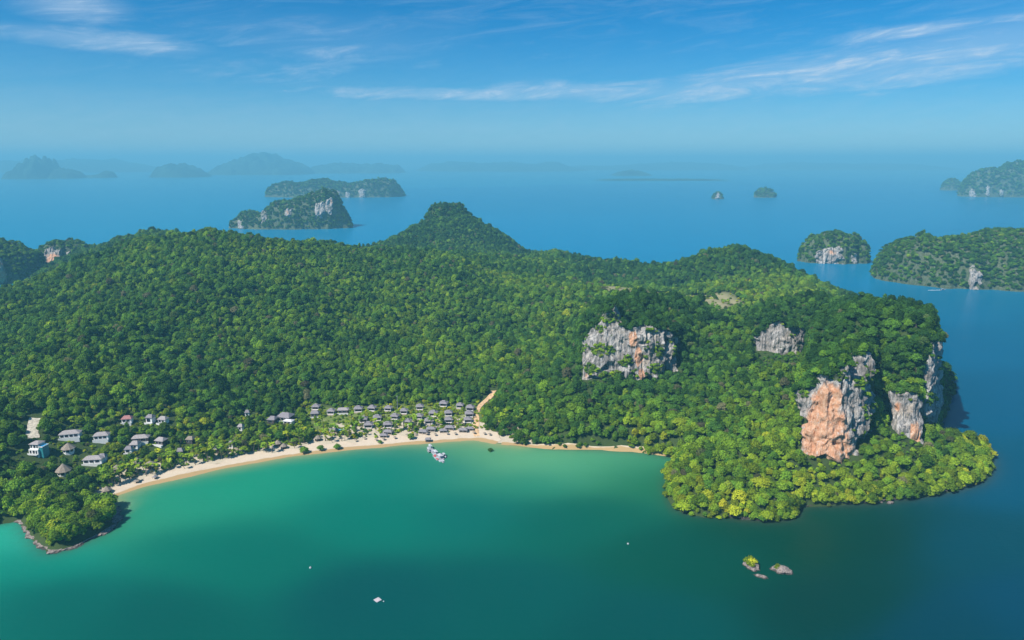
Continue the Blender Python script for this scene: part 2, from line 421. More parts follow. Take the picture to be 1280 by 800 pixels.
tree_h = 9.0
ridge = [(-150, 420, 800), (0, 372, 880), (60, 350, 940), (100, 326, 1000), (150, 302, 1060), (210, 290, 1110), (275, 288, 1130), (340, 297, 1160), (400, 301, 1190), (470, 306, 1230), (540, 310, 1260), (600, 313, 1290), (660, 322, 1300), (700, 332, 1280), (750, 352, 1200)]
pts = []; val = []
def C(px, py, Y, dz=tree_h):
    p = aty(px, py, Y); pts.append((p[0], p[1])); val.append(p[2] - dz)
def CZ(px, py, z):
    p = atz(px, py, z); pts.append((p[0], p[1])); val.append(z)
def CW(px, Y, z):
    q = pxy(px, Y); pts.append(q); val.append(z)
for r in ridge: C(*r)
for px, py, z in ((275, 500, 18), (180, 505, 26), (80, 505, 36), (0, 500, 38), (-100, 520, 36), (50, 556, 20), (90, 548, 20), (125, 545, 17), (150, 522, 22), (195, 522, 19), (200, 550, 8), (120, 572, 9), (80, 585, 9), (172, 575, 5), (0, 600, 12), (0, 560, 26),
                  (50, 620, 8), (90, 635, 7), (85, 660, 6), (60, 665, 5), (115, 650, 5), (135, 612, 3), (260, 545, 5), (290, 555, 4), (350, 520, 6), (350, 550, 3), (420, 512, 4.5), (500, 510, 4.5), (560, 505, 4.5), (590, 508, 4.5), (420, 540, 3), (500, 535, 3), (585, 535, 3.2), (600, 538, 3),
                  (350, 490, 14), (420, 485, 11), (500, 487, 9), (560, 485, 9), (640, 480, 12), (680, 425, 16), (612, 500, 6), (615, 530, 5), (660, 535, 8), (700, 530, 12), (760, 525, 16), (820, 540, 14), (790, 487, 22), (720, 480, 22), (740, 440, 24), (700, 390, 30), (700, 365, 42),
                  (900, 600, 13), (900, 540, 21), (960, 505, 32), (965, 468, 37), (880, 480, 28), (860, 435, 43), (890, 395, 55), (960, 560, 20), (1040, 600, 12), (960, 620, 9), (870, 620, 7), (1000, 580, 18), (1140, 573, 19), (1100, 575, 19), (1100, 605, 7), (1200, 566, 9), (1190, 590, 7), (1160, 600, 7), (1225, 580, 4), (1180, 540, 12)):
    CZ(px, py, z)
for px, Y, z in ((275, 850, 68), (275, 720, 42), (150, 800, 66), (60, 720, 56), (400, 850, 56), (400, 1000, 78), (500, 950, 50), (500, 800, 26), (560, 1100, 64), (600, 950, 34), (640, 1100, 44), (150, 950, 80), (340, 1000, 92),
                 (275, 1300, 70), (400, 1400, 40), (120, 1250, 45), (540, 1450, 30), (640, 1450, 24), (195, 1600, 40), (850, 1150, 26), (800, 1200, 22), (760, 1280, 24), (905, 1110, 34), (900, 820, 36), (940, 850, 32), (1000, 900, 30), (860, 900, 44), (1050, 850, 20), (1120, 700, 20), (780, 900, 42), (450, 1620, 20), (0, 1010, 30), (0, 1120, 8), (60, 1110, 32), (-150, 950, 20), (110, 1130, 55), (-100, 1050, 5), (60, 1250, 15), (-80, 850, 52)):
    CW(px, Y, z)
for c in ((830, 364, 1000, 2), (770, 356, 1050, 3), (890, 368, 960, 2), (920, 309, 1200), (875, 325, 1200), (890, 312, 1215), (960, 318, 1200), (1000, 336, 1180), (1035, 358, 1180), (950, 350, 1050), (740, 322, 1400), (790, 325, 1380), (840, 332, 1350), (690, 311, 1550), (655, 318, 1600), (560, 258, 1700), (525, 276, 1690), (600, 276, 1690), (480, 301, 1680), (640, 300, 1650), (560, 256, 1705), (540, 268, 1700), (582, 264, 1700), (620, 284, 1690), (635, 292, 1680), (505, 288, 1690), (480, 314, 1770), (505, 303, 1785), (535, 285, 1800), (590, 285, 1800), (630, 303, 1775), (655, 322, 1730), (680, 326, 1700), (705, 328, 1640), (745, 330, 1550), (800, 332, 1440), (195, 284, 1450), (160, 294, 1450), (225, 292, 1450)):
    C(*c)
HB = TPS(pts, val, 1.0)

# karst plateaus: polygons (picture column, distance) whose edge is a cliff
def world_poly(l): return catmull(np.array([pxy(a, b) for a, b in l]), 5)
plA = world_poly([(722, 668), (745, 660), (800, 657), (845, 664), (876, 705), (895, 780), (850, 850), (770, 850), (732, 780), (715, 715)])
plB = world_poly([(938, 688), (962, 680), (1000, 684), (1012, 600), (1004, 512), (1018, 500), (1045, 497), (1080, 506), (1094, 516), (1101, 560), (1110, 532), (1128, 522), (1150, 522), (1164, 545), (1168, 610), (1158, 690), (1080, 760), (960, 780), (925, 735)])
plC = world_poly([(546, 1698), (560, 1688), (575, 1696), (578, 1712), (562, 1724), (545, 1714)])
pts2 = []; val2 = []
def D(px, py, Y, dz=tree_h):
    p = aty(px, py, Y); pts2.append((p[0], p[1])); val2.append(p[2] - dz)
for c in ((735, 420, 690), (770, 392, 665), (800, 398, 660), (845, 405, 668), (870, 400, 710), (800, 364, 750), (850, 372, 740), (760, 372, 730), (800, 364, 830), (740, 385, 760), (890, 385, 780)): D(*c)
for c in ((945, 408, 692), (1000, 412, 690), (1005, 432, 580), (1012, 462, 520), (1045, 440, 512), (1080, 422, 520), (1104, 425, 540), (1150, 410, 535), (1164, 393, 548), (1168, 388, 610), (1130, 373, 620), (1080, 373, 640), (1060, 388, 580), (1120, 385, 575), (1030, 385, 650), (960, 378, 760), (930, 385, 740), (1000, 370, 740), (1160, 385, 690), (1090, 370, 740)): D(*c)
HP = TPS(pts2, val2, 1.0)

GX0, GX1, GY0, GY1, GS = -1180.0, 600.0, 360.0, 1930.0, 4.0
gx = np.arange(GX0, GX1 + .1, GS); gy = np.arange(GY0, GY1 + .1, GS)
X, Y = np.meshgrid(gx, gy)
D_sh = sdist(X + 3 * fbm(X / 22, Y / 22, seed=3), Y + 3 * fbm(X / 22, Y / 22, seed=9), shore)
D_be = seg_dist(X, Y, beach, False)
hb = HB(X, Y)
rdg = 1 - 2 * np.abs(fbm((X + .25 * Y) / 120, Y / 330, seed=25, oct=3)) * 1.7
spur = (fbm(X / 80, Y / 170, seed=21, oct=4) * 14 + np.clip(rdg, -.6, 1) * 9 - 7) * np.clip((hb - 12) / 40, 0, 1) * (1 - .65 * sstep(850, 1080, Y))
hb = hb + spur + fbm(X / 22, Y / 22, seed=31, oct=3) * np.clip((hb - 6) / 15, 0, 1) * 3.0
hp = HP(X, Y) + fbm(X / 28, Y / 28, seed=41, oct=4) * 6
sd = sdist(X, Y, plC); top = aty(560, 253, 1705)[2] - 9
hb = hb + np.maximum(top - 5 * fbm(X / 20, Y / 20, seed=77) - hb, 0) * sstep(-24, 8, sd)
nb = sstep(60, 25, D_be)                                            # near the beach the ground is low and gentle
slope = 1.05 * (1 - nb) + .10 * nb
Zt = np.where(D_sh > 0, np.minimum(np.maximum(hb, np.minimum(.12 * D_sh, 2.0)), slope * D_sh + .15 + (1 - nb) * .8), np.maximum(-9, np.where(nb > .3, .07, .5) * D_sh))
for pl, w in ((plA, 6.), (plB, 6.)):
    sd = sdist(X + 5 * fbm(X / 18, Y / 18, seed=51), Y + 5 * fbm(X / 18, Y / 18, seed=61), pl)
    Zt = Zt + np.maximum(hp - Zt, 0) * sstep(-w, w, sd)
def hz(x, y):
    fx = np.clip((np.asarray(x, float) - GX0) / GS, 0, len(gx) - 1.001); fy = np.clip((np.asarray(y, float) - GY0) / GS, 0, len(gy) - 1.001)
    i = fx.astype(int); j = fy.astype(int); a = fx - i; b = fy - j
    return (Zt[j, i] * (1 - a) * (1 - b) + Zt[j, i + 1] * a * (1 - b) + Zt[j + 1, i] * (1 - a) * b + Zt[j + 1, i + 1] * a * b)
def grid_at(G, x, y):
    i = np.clip(((np.asarray(x) - GX0) / GS).round().astype(int), 0, len(gx) - 1); j = np.clip(((np.asarray(y) - GY0) / GS).round().astype(int), 0, len(gy) - 1)
    return G[j, i]
def hit(px, py, dz=0., Y0=360., Y1=1900.):
    ys = np.arange(Y0, Y1, 1.0); d = ray(px, py); t = ys / d[1]
    z = HC + d[2] * t; g = hz(d[0] * t, ys) + dz
    k = np.argmax(z < g); return np.array((d[0] * t[k], ys[k], g[k] - dz))

village = np.array([atz(px, py, 4)[:2] for px, py in ((386, 560), (392, 538), (384, 522), (384, 512), (420, 511), (470, 509), (540, 506), (590, 507), (602, 512), (600, 530), (603, 545), (560, 549), (480, 556), (420, 562))])
D_vi = sdist(X, Y, catmull(village, 4))
clear = np.array([pxy(745, 1150, 352), pxy(790, 1110, 354), pxy(840, 1060, 358), pxy(905, 1000, 364), pxy(930, 940, 372), pxy(890, 880, 378), pxy(850, 880, 372), pxy(810, 930, 366), pxy(760, 1010, 360), pxy(742, 1080, 356)])
D_cl = sdist(X, Y, clear)
sand_m = np.clip(.62 * sstep(-3, 8, D_vi) * sstep(60, 20, D_be) + .30 * sstep(-3, 8, D_vi), 0, 1)
sand_m = np.maximum(sand_m, sstep(34, 24, D_be) * 1.0 * (D_sh > 0))
verts = np.stack([X.ravel(), Y.ravel(), Zt.ravel()], 1)
ny_, nx_ = X.shape
idx = np.arange(nx_ * ny_).reshape(ny_, nx_)
quads = np.stack([idx[:-1, :-1].ravel(), idx[:-1, 1:].ravel(), idx[1:, 1:].ravel(), idx[1:, :-1].ravel()], 1)
keep = (Zt.ravel()[quads] > -8.5).any(1)
quads = quads[keep]
used = np.unique(quads); remap = np.full(len(verts), -1); remap[used] = np.arange(len(used))
terr = mesh_obj('island_terrain', verts[used], remap[quads], GROUND, smooth=True,
                attrs={'sand': ('FLOAT', sand_m.ravel()[used]), 'grass': ('FLOAT', (sstep(-6, 6, D_vi)).ravel()[used]), 'brush': ('FLOAT', sstep(-12, 10, D_cl).ravel()[used])})
tag(terr, 'forested hills and valleys of the main island', kind='structure')

def strip(name, path, offs, mat, lift, label, kind='structure', wetf=None, jit=0.0):
    path = np.array(path); tn = np.gradient(path, axis=0); tn /= np.linalg.norm(tn, axis=1)[:, None]
    nr = np.stack([-tn[:, 1], tn[:, 0]], 1); v = []; wet = []
    for i, p in enumerate(path):
        for k, o in enumerate(offs(i) if callable(offs) else offs):
            oo = o + jit * float(vnoise([p[0] / 5 + 7 * (k > len(v))], [p[1] / 5], seed=k)[0]); q = p + nr[i] * oo
            v.append((q[0], q[1], float(hz(q[0], q[1])) + lift)); wet.append(0 if wetf is None else wetf(o))
    m = len(v) // len(path)
    f = [(i * m + j, i * m + j + 1, (i + 1) * m + j + 1, (i + 1) * m + j) for i in range(len(path) - 1) for j in range(m - 1)]
    o = mesh_obj(name, np.array(v), f, mat, smooth=True, attrs={'wet': ('FLOAT', np.array(wet))})
    return tag(o, label, kind=kind)
bw = lambda i: np.array([-9, -5, -2, 0, 2, 4, 7, 10, 13, 16]) * np.array(1.0)
def beach_offs(i):
    s = i / (len(beach) - 1.); w = 11 + 2.5 * math.sin(i * .37) + 2.5 * math.sin(i * .93 + 1) + (10 * max(0, s - .55) / .45 if s > .55 else 0)
    w = max(6.5, w * (1 - .75 * float(sstep(.90, 1.0, s))))
    return [-10, -6, -3, -1, 0, 1.2, 2.5, 4, 6] + [6 + (w - 6) * t for t in (.25, .5, .75, 1.)]
strip('beach', beach, beach_offs, SAND, .22, 'long pale sand beach curving along the bay', wetf=lambda o: max(0., 1 - max(0, o - .3) / 2.8), jit=.8)
strip('sand_strip', shore[29 * 5 + 2:34 * 5], [-3, -1.5, -.5, .4, 1.2, 2.0], SAND, .25, 'thin strip of sand at the forest foot beyond the beach end', wetf=lambda o: max(0., 1 - max(0, o) / 3.), jit=.8)
road_px = [(597, 546), (594, 536), (596, 526), (595, 517), (600, 508), (607, 501), (615, 494), (617, 489)]
road = catmull(np.array([hit(*p)[:2] for p in road_px]), 6, False)
strip('dirt_path', road, [-2.6, -1.2, 0, 1.2, 2.6], DIRT, .3, 'bare earth track climbing from the beach into the forest', jit=.8)
drive = catmull(np.array([hit(*p)[:2] for p in ((42, 549), (41, 540), (41, 532), (45, 524))]), 6, False)
strip('gravel_drive', drive, [-4.0, -2, 0, 2, 4.0], GRAVEL, .35, 'pale gravel drive cut into the slope behind the white villa', jit=1.0)

# ------------------------------------------------------------------ the sea
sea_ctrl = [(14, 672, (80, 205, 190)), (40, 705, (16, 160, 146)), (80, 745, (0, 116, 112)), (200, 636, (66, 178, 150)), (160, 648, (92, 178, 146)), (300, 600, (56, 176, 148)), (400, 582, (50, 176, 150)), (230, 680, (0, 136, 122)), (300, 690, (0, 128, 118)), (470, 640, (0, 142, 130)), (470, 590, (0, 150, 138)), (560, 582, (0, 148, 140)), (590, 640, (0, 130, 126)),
            (605, 563, (160, 186, 140)), (640, 573, (178, 204, 158)), (700, 580, (150, 200, 162)), (670, 566, (176, 204, 160)), (760, 576, (140, 190, 152)), (660, 600, (48, 156, 134)), (780, 590, (70, 150, 118)), (825, 605, (50, 134, 98)), (750, 640, (0, 114, 100)), (690, 650, (0, 118, 108)), (640, 740, (0, 104, 106)), (472, 750, (0, 100, 106)), (200, 770, (0, 108, 106)), (800, 780, (0, 96, 100)), (840, 690, (0, 100, 88)), (900, 690, (0, 92, 80)), (1000, 680, (0, 78, 60)), (1050, 745, (0, 74, 70)), (1100, 680, (0, 74, 66)), (950, 670, (0, 84, 68)),  # dark greens off the headland: deeper water plus painted headland reflection
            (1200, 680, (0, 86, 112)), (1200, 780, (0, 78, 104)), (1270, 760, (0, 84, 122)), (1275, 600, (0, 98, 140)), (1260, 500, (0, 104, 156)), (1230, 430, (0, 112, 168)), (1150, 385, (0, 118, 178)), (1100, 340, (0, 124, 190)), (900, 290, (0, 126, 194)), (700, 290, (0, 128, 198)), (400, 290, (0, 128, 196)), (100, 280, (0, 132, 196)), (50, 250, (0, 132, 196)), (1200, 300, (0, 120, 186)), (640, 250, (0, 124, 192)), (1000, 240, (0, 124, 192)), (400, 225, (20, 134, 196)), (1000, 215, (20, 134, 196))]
sx = np.concatenate([-np.geomspace(40000, 700, 60), np.arange(-680, 681, 7.0), np.geomspace(700, 40000, 60)])
sy = np.concatenate([np.array([-4000., -2000., -800, -300, 0, 120, 200, 240]), np.arange(260, 760, 5.0), np.geomspace(765, 40000, 130)])
SX, SY = np.meshgrid(sx, sy)
def wcoord(x, y):
    yy = np.maximum(y, 150.); return np.stack([np.clip(x / yy, -1.2, 1.2) * 1.5, np.log(yy / 400.0) * 2.0], -1)
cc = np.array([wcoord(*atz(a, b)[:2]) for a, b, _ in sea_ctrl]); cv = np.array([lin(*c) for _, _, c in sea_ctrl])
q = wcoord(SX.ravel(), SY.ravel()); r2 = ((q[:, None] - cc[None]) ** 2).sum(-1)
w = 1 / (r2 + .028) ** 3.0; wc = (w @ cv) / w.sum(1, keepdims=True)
wc *= (.50 + .12 * sstep(600, 1500, SY.ravel()))[:, None]; wc[:, 2] *= .80 + .12 * sstep(600, 1500, SY.ravel()); wc[:, 1] *= 1.0 + .28 * sstep(600, 1500, SY.ravel()); wc[:, 0] *= .45                                                            # water body colour, with headland and far sky reflections painted in
dsh = np.full(SX.shape, -999.); near = (SY < 1950) & (SY > 330) & (np.abs(SX) < 1250)
dsh[near] = sdist(SX[near], SY[near], shore); dbe = np.full(SX.shape, 999.); dbe[near] = seg_dist(SX[near], SY[near], beach, False)
dd = np.maximum(-dsh, 0).ravel()
wn_ = fbm(SX.ravel() / 30, SY.ravel() / 12, seed=5, oct=3)
shal = np.exp(-(dd / (7.0 + 3 * wn_)) ** 1.2) * sstep(40, 20, dbe.ravel())
wc = wc * (1 - shal[:, None] * .85) + np.array([(.34, .30, .13)]) * shal[:, None] * .85
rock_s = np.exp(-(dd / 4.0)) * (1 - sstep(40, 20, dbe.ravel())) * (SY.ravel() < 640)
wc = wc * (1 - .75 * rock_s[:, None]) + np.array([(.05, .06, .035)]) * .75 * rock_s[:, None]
iy, ix = SX.shape; ii = np.arange(ix * iy).reshape(iy, ix)
sq = np.stack([ii[:-1, :-1].ravel(), ii[:-1, 1:].ravel(), ii[1:, 1:].ravel(), ii[1:, :-1].ravel()], 1)
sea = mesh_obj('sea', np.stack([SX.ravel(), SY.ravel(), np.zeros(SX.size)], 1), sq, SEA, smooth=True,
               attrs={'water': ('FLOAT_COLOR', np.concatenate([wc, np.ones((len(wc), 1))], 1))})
tag(sea, 'calm sea, green in the bay and blue towards the horizon', kind='structure')

# ------------------------------------------------------------------ trees: crown and trunk meshes
ICO_V = None
def ico():
    global ICO_V
    if ICO_V is None:
        g = (1 + 5 ** .5) / 2
        v = np.array([(-1, g, 0), (1, g, 0), (-1, -g, 0), (1, -g, 0), (0, -1, g), (0, 1, g), (0, -1, -g), (0, 1, -g), (g, 0, -1), (g, 0, 1), (-g, 0, -1), (-g, 0, 1)]); v /= np.linalg.norm(v[0])
        f = [(0, 11, 5), (0, 5, 1), (0, 1, 7), (0, 7, 10), (0, 10, 11), (1, 5, 9), (5, 11, 4), (11, 10, 2), (10, 7, 6), (7, 1, 8), (3, 9, 4), (3, 4, 2), (3, 2, 6), (3, 6, 8), (3, 8, 9), (4, 9, 5), (2, 4, 11), (6, 2, 10), (8, 6, 7), (9, 8, 1)]
        ICO_V = (v, f)
    return ICO_V
def crown_mesh(name, rad, hgt, base, lobes, leaves, leaf, seed, flat=1.0, lr=(.30, .46), spread=1.0):
    rng = np.random.default_rng(seed); V = []; Fc = []; nv = 0; iv, if_ = ico()
    cen = []
    for k in range(lobes):
        a = 2.399963 * k + rng.uniform(-.4, .4); t = (k + .5) / lobes
        zz = t ** .8; rr = math.sqrt(max(0, 1 - zz ** 2)) * rng.uniform(.62, 1.0) * .72
        c = np.array((math.cos(a) * rr * rad * spread, math.sin(a) * rr * rad * spread, base + hgt * (.18 + .66 * zz * rng.uniform(.8, 1.1))))
        cen.append((c, rad * rng.uniform(*lr)))
    for c, r in cen:
        jit = 1 + rng.uniform(-.18, .18, len(iv))
        V.append(c + iv * r * .66 * jit[:, None] * np.array((1, 1, .8 * flat))); Fc += [(a + nv, b + nv, d + nv) for a, b, d in if_]; nv += 12
        n = int(leaves / lobes)
        d = rng.normal(size=(n, 3)); d[:, 2] = np.abs(d[:, 2]) * .9 + d[:, 2] * .25; d /= np.linalg.norm(d, axis=1)[:, None]
        pos = c + d * r * rng.uniform(.62, 1.14, n)[:, None] * np.array((1, 1, .85 * flat))
        nr = d + rng.normal(scale=.42, size=(n, 3)); nr /= np.linalg.norm(nr, axis=1)[:, None]
        a = np.cross(nr, rng.normal(size=(n, 3))); a /= np.linalg.norm(a, axis=1)[:, None] + 1e-9; b = np.cross(nr, a)
        s = leaf * rng.uniform(.65, 1.35, n)[:, None]
        V.append(np.stack([pos + a * s, pos + b * s * .6, pos - a * s, pos - b * s * .6], 1).reshape(-1, 3))
        Fc += [(nv + 4 * i, nv + 4 * i + 1, nv + 4 * i + 2, nv + 4 * i + 3) for i in range(n)]; nv += 4 * n
    me = bpy.data.meshes.new(name); me.from_pydata(np.concatenate(V).tolist(), [], Fc); me.materials.append(LEAF); me.update()
    return me
def trunk_mesh(name, h, r, seed):
    rng = random.Random(seed); m = MB(); p = np.array((0., 0., -1.0)); rr = r * 1.5
    for k in range(4):
        qn = p + np.array((rng.uniform(-.25, .25), rng.uniform(-.25, .25), (h + 1) / 4)); m.tube(p, qn, rr, rr * .78, 7); p = qn; rr *= .78
        if k >= 1:
            for j in range(2):
                a = rng.uniform(0, 6.28); m.tube(p, p + np.array((math.cos(a) * h * .42, math.sin(a) * h * .42, h * .38)), rr * .6, rr * .2, 5)
    me = bpy.data.meshes.new(name); me.from_pydata(m.v, [], m.f); me.materials.append(BARK); me.update(); return me
CROWNS = [crown_mesh('crown', 4.3, 6.2, 1.6, 22, 1150, .46, 1), crown_mesh('crown', 4.7, 5.2, 1.8, 26, 1250, .46, 2), crown_mesh('crown', 3.6, 7.6, 1.6, 20, 1050, .44, 3, lr=(.34, .5)),
          crown_mesh('crown', 5.2, 4.4, 2.8, 28, 1300, .46, 4, flat=.8), crown_mesh('crown', 4.0, 5.6, 1.4, 15, 1000, .48, 5, lr=(.36, .54)), crown_mesh('crown', 3.2, 4.6, 0.8, 16, 850, .42, 6, lr=(.32, .5)),
          crown_mesh('crown', 4.9, 6.6, 1.8, 32, 1350, .44, 8, lr=(.24, .36))]
CROWNS += [crown_mesh('crown', 4.6, 3.2, 5.2, 22, 900, .46, 21, flat=.7, lr=(.26, .38)), crown_mesh('crown', 2.7, 8.6, 1.8, 18, 800, .42, 22, lr=(.36, .5))]
SHRUB = crown_mesh('crown', 1.5, 1.7, 0.1, 9, 330, .26, 7, lr=(.36, .55))
TRUNKS = [trunk_mesh('trunk', 5.0, .26, 1), trunk_mesh('trunk', 5.2, .30, 2), trunk_mesh('trunk', 6.5, .26, 3), trunk_mesh('trunk', 5.6, .30, 4), trunk_mesh('trunk', 4.6, .24, 5), trunk_mesh('trunk', 3.2, .2, 6), trunk_mesh('trunk', 5.6, .3, 8), trunk_mesh('trunk', 7.2, .3, 9), trunk_mesh('trunk', 7.6, .26, 10)]

def forest_nodes(objs):
    g = bpy.data.node_groups.new('forest_scatter', 'GeometryNodeTree')
    g.interface.new_socket('Geometry', in_out='INPUT', socket_type='NodeSocketGeometry'); g.interface.new_socket('Geometry', in_out='OUTPUT', socket_type='NodeSocketGeometry')
    n, l = g.nodes, g.links
    gi, go = n.new('NodeGroupInput'), n.new('NodeGroupOutput'); jn = n.new('GeometryNodeJoinGeometry')
    for o in reversed(objs):
        oi = n.new('GeometryNodeObjectInfo'); oi.inputs['Object'].default_value = o; oi.transform_space = 'ORIGINAL'
        gt = n.new('GeometryNodeGeometryToInstance'); l.new(oi.outputs['Geometry'], gt.inputs[0]); l.new(gt.outputs[0], jn.inputs[0])
    ip = n.new('GeometryNodeInstanceOnPoints'); l.new(gi.outputs[0], ip.inputs['Points']); l.new(jn.outputs[0], ip.inputs['Instance'])
    ip.inputs['Pick Instance'].default_value = True
    def na(name, ty):
        a = n.new('GeometryNodeInputNamedAttribute'); a.data_type = ty; a.inputs[0].default_value = name; return a.outputs[0]
    l.new(na('var', 'INT'), ip.inputs['Instance Index'])
    cr = n.new('ShaderNodeCombineXYZ'); l.new(na('rot', 'FLOAT'), cr.inputs[2]); l.new(cr.outputs[0], ip.inputs['Rotation'])
    l.new(na('scl', 'FLOAT_VECTOR'), ip.inputs['Scale'])
    l.new(ip.outputs[0], go.inputs[0]); return g
FOREST = None
def forest(name, pos, scl, var, tint, parent=None, nodes=None):
    me = bpy.data.meshes.new(name); me.from_pydata(np.asarray(pos).tolist(), [], [])
    n = len(pos)
    a = me.attributes.new('rot', 'FLOAT', 'POINT'); a.data.foreach_set('value', RNG.uniform(0, 6.28, n).astype(np.float32))
    a = me.attributes.new('scl', 'FLOAT_VECTOR', 'POINT'); a.data.foreach_set('vector', np.ravel(scl).astype(np.float32))
    a = me.attributes.new('var', 'INT', 'POINT'); a.data.foreach_set('value', np.asarray(var, np.int32))
    a = me.attributes.new('tint', 'FLOAT', 'POINT'); a.data.foreach_set('value', np.asarray(tint, np.float32))
    o = bpy.data.objects.new(name, me); COL.objects.link(o); o.parent = parent; o['kind'] = 'stuff'
    md = o.modifiers.new('scatter', 'NODES'); md.node_group = nodes or FOREST
    return o

# ------------------------------------------------------------------ limestone cliffs
CAP_PTS = []
CLIFFS = []        # picture-space outline + distance of each bare face, so that no tree grows on it
def cliff(cols, orange=(), moss=(), res=1.1, amp=3.2, seed=1, name='limestone_cliff', label=None, parent=None, cap=12.0, ledge=None, kind='structure'):
    """cols: (px, py_top, Y_top, py_bottom, Y_bottom) along the face; a real rock wall is grown between the two lines"""
    cols = np.array(cols, float)
    T = np.array([aty(c[0], c[1], c[2]) for c in cols]); B = np.array([aty(c[0], c[3], c[4]) for c in cols])
    L = np.concatenate([[0], np.cumsum(np.linalg.norm(np.diff((T + B) / 2, axis=0)[:, :2], axis=1))])
    nu = max(8, int(L[-1] / res)); s = np.linspace(0, L[-1], nu)
    Ti = np.stack([np.interp(s, L, T[:, k]) for k in range(3)], 1); Bi = np.stack([np.interp(s, L, B[:, k]) for k in range(3)], 1)
    Ti[:, 2] += 5.0 * vnoise(s / 7, s * 0, seed=seed) * min(1, amp / 3); Bi[:, 2] += 5.0 * vnoise(s / 6, s * 0 + 5, seed=seed) * min(1, amp / 3)
    hgt = np.max(Ti[:, 2] - Bi[:, 2]); nv = max(8, int(hgt / res))
    tn = np.gradient((Ti + Bi)[:, :2], axis=0); tn /= np.linalg.norm(tn, axis=1)[:, None] + 1e-9
    nr = np.stack([tn[:, 1], -tn[:, 0]], 1)                          # points to the near side for a left-to-right face
    rows = []
    ts = np.concatenate([[-.10], np.linspace(0, 1, nv)])
    edge = np.clip(np.minimum(s, L[-1] - s) / (4 * res + 3), 0, 1)
    for t in ts:
        P_ = Bi * (1 - t) + Ti * t
        if t < 0: P_ = Bi.copy(); P_[:, 2] -= 7
        x, y, z = P_.T
        fl = 1 - np.abs(fbm(s / 9, z / 45, seed=seed + 3, oct=3)) * 2      # flutes and pillars
        d = amp * (fl * .8 + 1.5 * fbm(s / 17, z / 15, seed=seed + 5, oct=4) + .75 * fbm(s / 4.2, z / 5, seed=seed + 7, oct=3) + .35 * fbm(s / 2.0, z / 9, seed=seed + 8, oct=2) - 1.2 * np.clip(fbm(s / 8, z / 7, seed=seed + 13, oct=2) - .25, 0, 1))
        d = d - (1 - edge) ** 2 * 9 + amp * .5 * max(0, t - .55) * 1.5
        ev = np.clip(np.minimum(np.minimum(s, L[-1] - s) / L[-1] * 3.5, min(t * 2.6 + .05, (1 - t) * 2.6 + .12)), 0, 1)
        rag = fbm(s / (4.5 * amp), z / (4.0 * amp), seed=seed + 17, oct=3) * 1.15 + ev * 1.15 - .26
        d = d - np.clip(-rag, 0, 1) * 22 * min(1, amp / 3)
        rows.append(np.stack([x + nr[:, 0] * d, y + nr[:, 1] * d, z + .3 * amp * vnoise(s / 3, z / 3, seed=seed + 9)], 1))
    last = rows[-1]
    for k in (1, 2, 3):
        b = last.copy(); b[:, :2] -= nr * cap * k / 3.0; b[:, 2] += (.8, .9, -1.5)[k - 1]; rows.append(b)
    V = np.concatenate(rows); m = nu; R = len(rows)
    f = np.array([(i * m + j, i * m + j + 1, (i + 1) * m + j + 1, (i + 1) * m + j) for i in range(R - 1) for j in range(m - 1)])
    X_, Y_ = project(*V.T)
    og = np.zeros(len(V)); ms = np.zeros(len(V))
    for (px, py, rx, ry, st) in orange: og = np.maximum(og, st * np.exp(-(((X_ - px) / rx) ** 2 + ((Y_ - py) / ry) ** 2)))
    for (px, py, rx, ry, st) in moss: ms = np.maximum(ms, st * np.exp(-(((X_ - px) / rx) ** 2 + ((Y_ - py) / ry) ** 2)))
    rg = fbm(X_ / 9 + seed, Y_ / 7, seed=seed + 19, oct=3); ms = np.maximum(ms, np.where((rg > .36) & (og < .3), .62, 0)); ms[-3 * m:] = 1.0
    o = mesh_obj(name, V, f, ROCK, parent, smooth=False, attrs={'orange': ('FLOAT', og), 'moss': ('FLOAT', ms)})
    if label: tag(o, label, kind=kind)
    tp = [(c[0], c[1]) for c in cols]; bt = [(c[0], c[3]) for c in cols][::-1]
    CLIFFS.append((np.array(tp + bt), cols[:, [2, 4]].min(), cols[:, [2, 4]].max()))
    if parent is None:
        for b_ in rows[-4:]:
            for q in b_[::max(1, int(2.4 / res))]: CAP_PTS.append((q[0] + random.uniform(-1.5, 1.5), q[1] + random.uniform(-1, 2), q[2]))
    # ledge shrubs on the mossy patches
    k = np.where((ms > .45) & (ms < .99))[0]
    return o, V, k

ledge_pts = []
def keep_ledge(r, frac, size, rs=1):
    o, V, k = r
    if len(k): 
        rng = np.random.default_rng(len(V) + rs); k = rng.choice(k, max(1, int(len(k) * frac)), replace=False)
        for q in V[k]: ledge_pts.append((q, size * rng.uniform(.6, 1.3)))

# big orange-and-grey face of the headland
keep_ledge(cliff([(999, 492, 505, 545, 492), (1003, 485, 497, 568, 478), (1012, 480, 488, 580, 467), (1030, 472, 484, 581, 464), (1046, 466, 483, 580, 465), (1060, 458, 484, 580, 468), (1070, 452, 487, 576, 474), (1078, 446, 491, 556, 482), (1088, 442, 496, 536, 492), (1095, 440, 503, 515, 500)],
      orange=[(1030, 540, 32, 48, 1.05), (1012, 560, 12, 26, .8), (1050, 565, 22, 18, .9), (1062, 470, 8, 14, .5), (1035, 500, 24, 24, .95)], moss=[(1076, 480, 9, 9, .95), (1046, 470, 16, 9, .95), (1066, 535, 5, 12, .6), (1084, 466, 5, 12, .75), (1006, 492, 7, 8, .8), (1070, 455, 5, 7, .8)], seed=11, amp=3.4, res=.95,
      label='tall orange and grey limestone cliff face above the headland forest'), .11, .85)
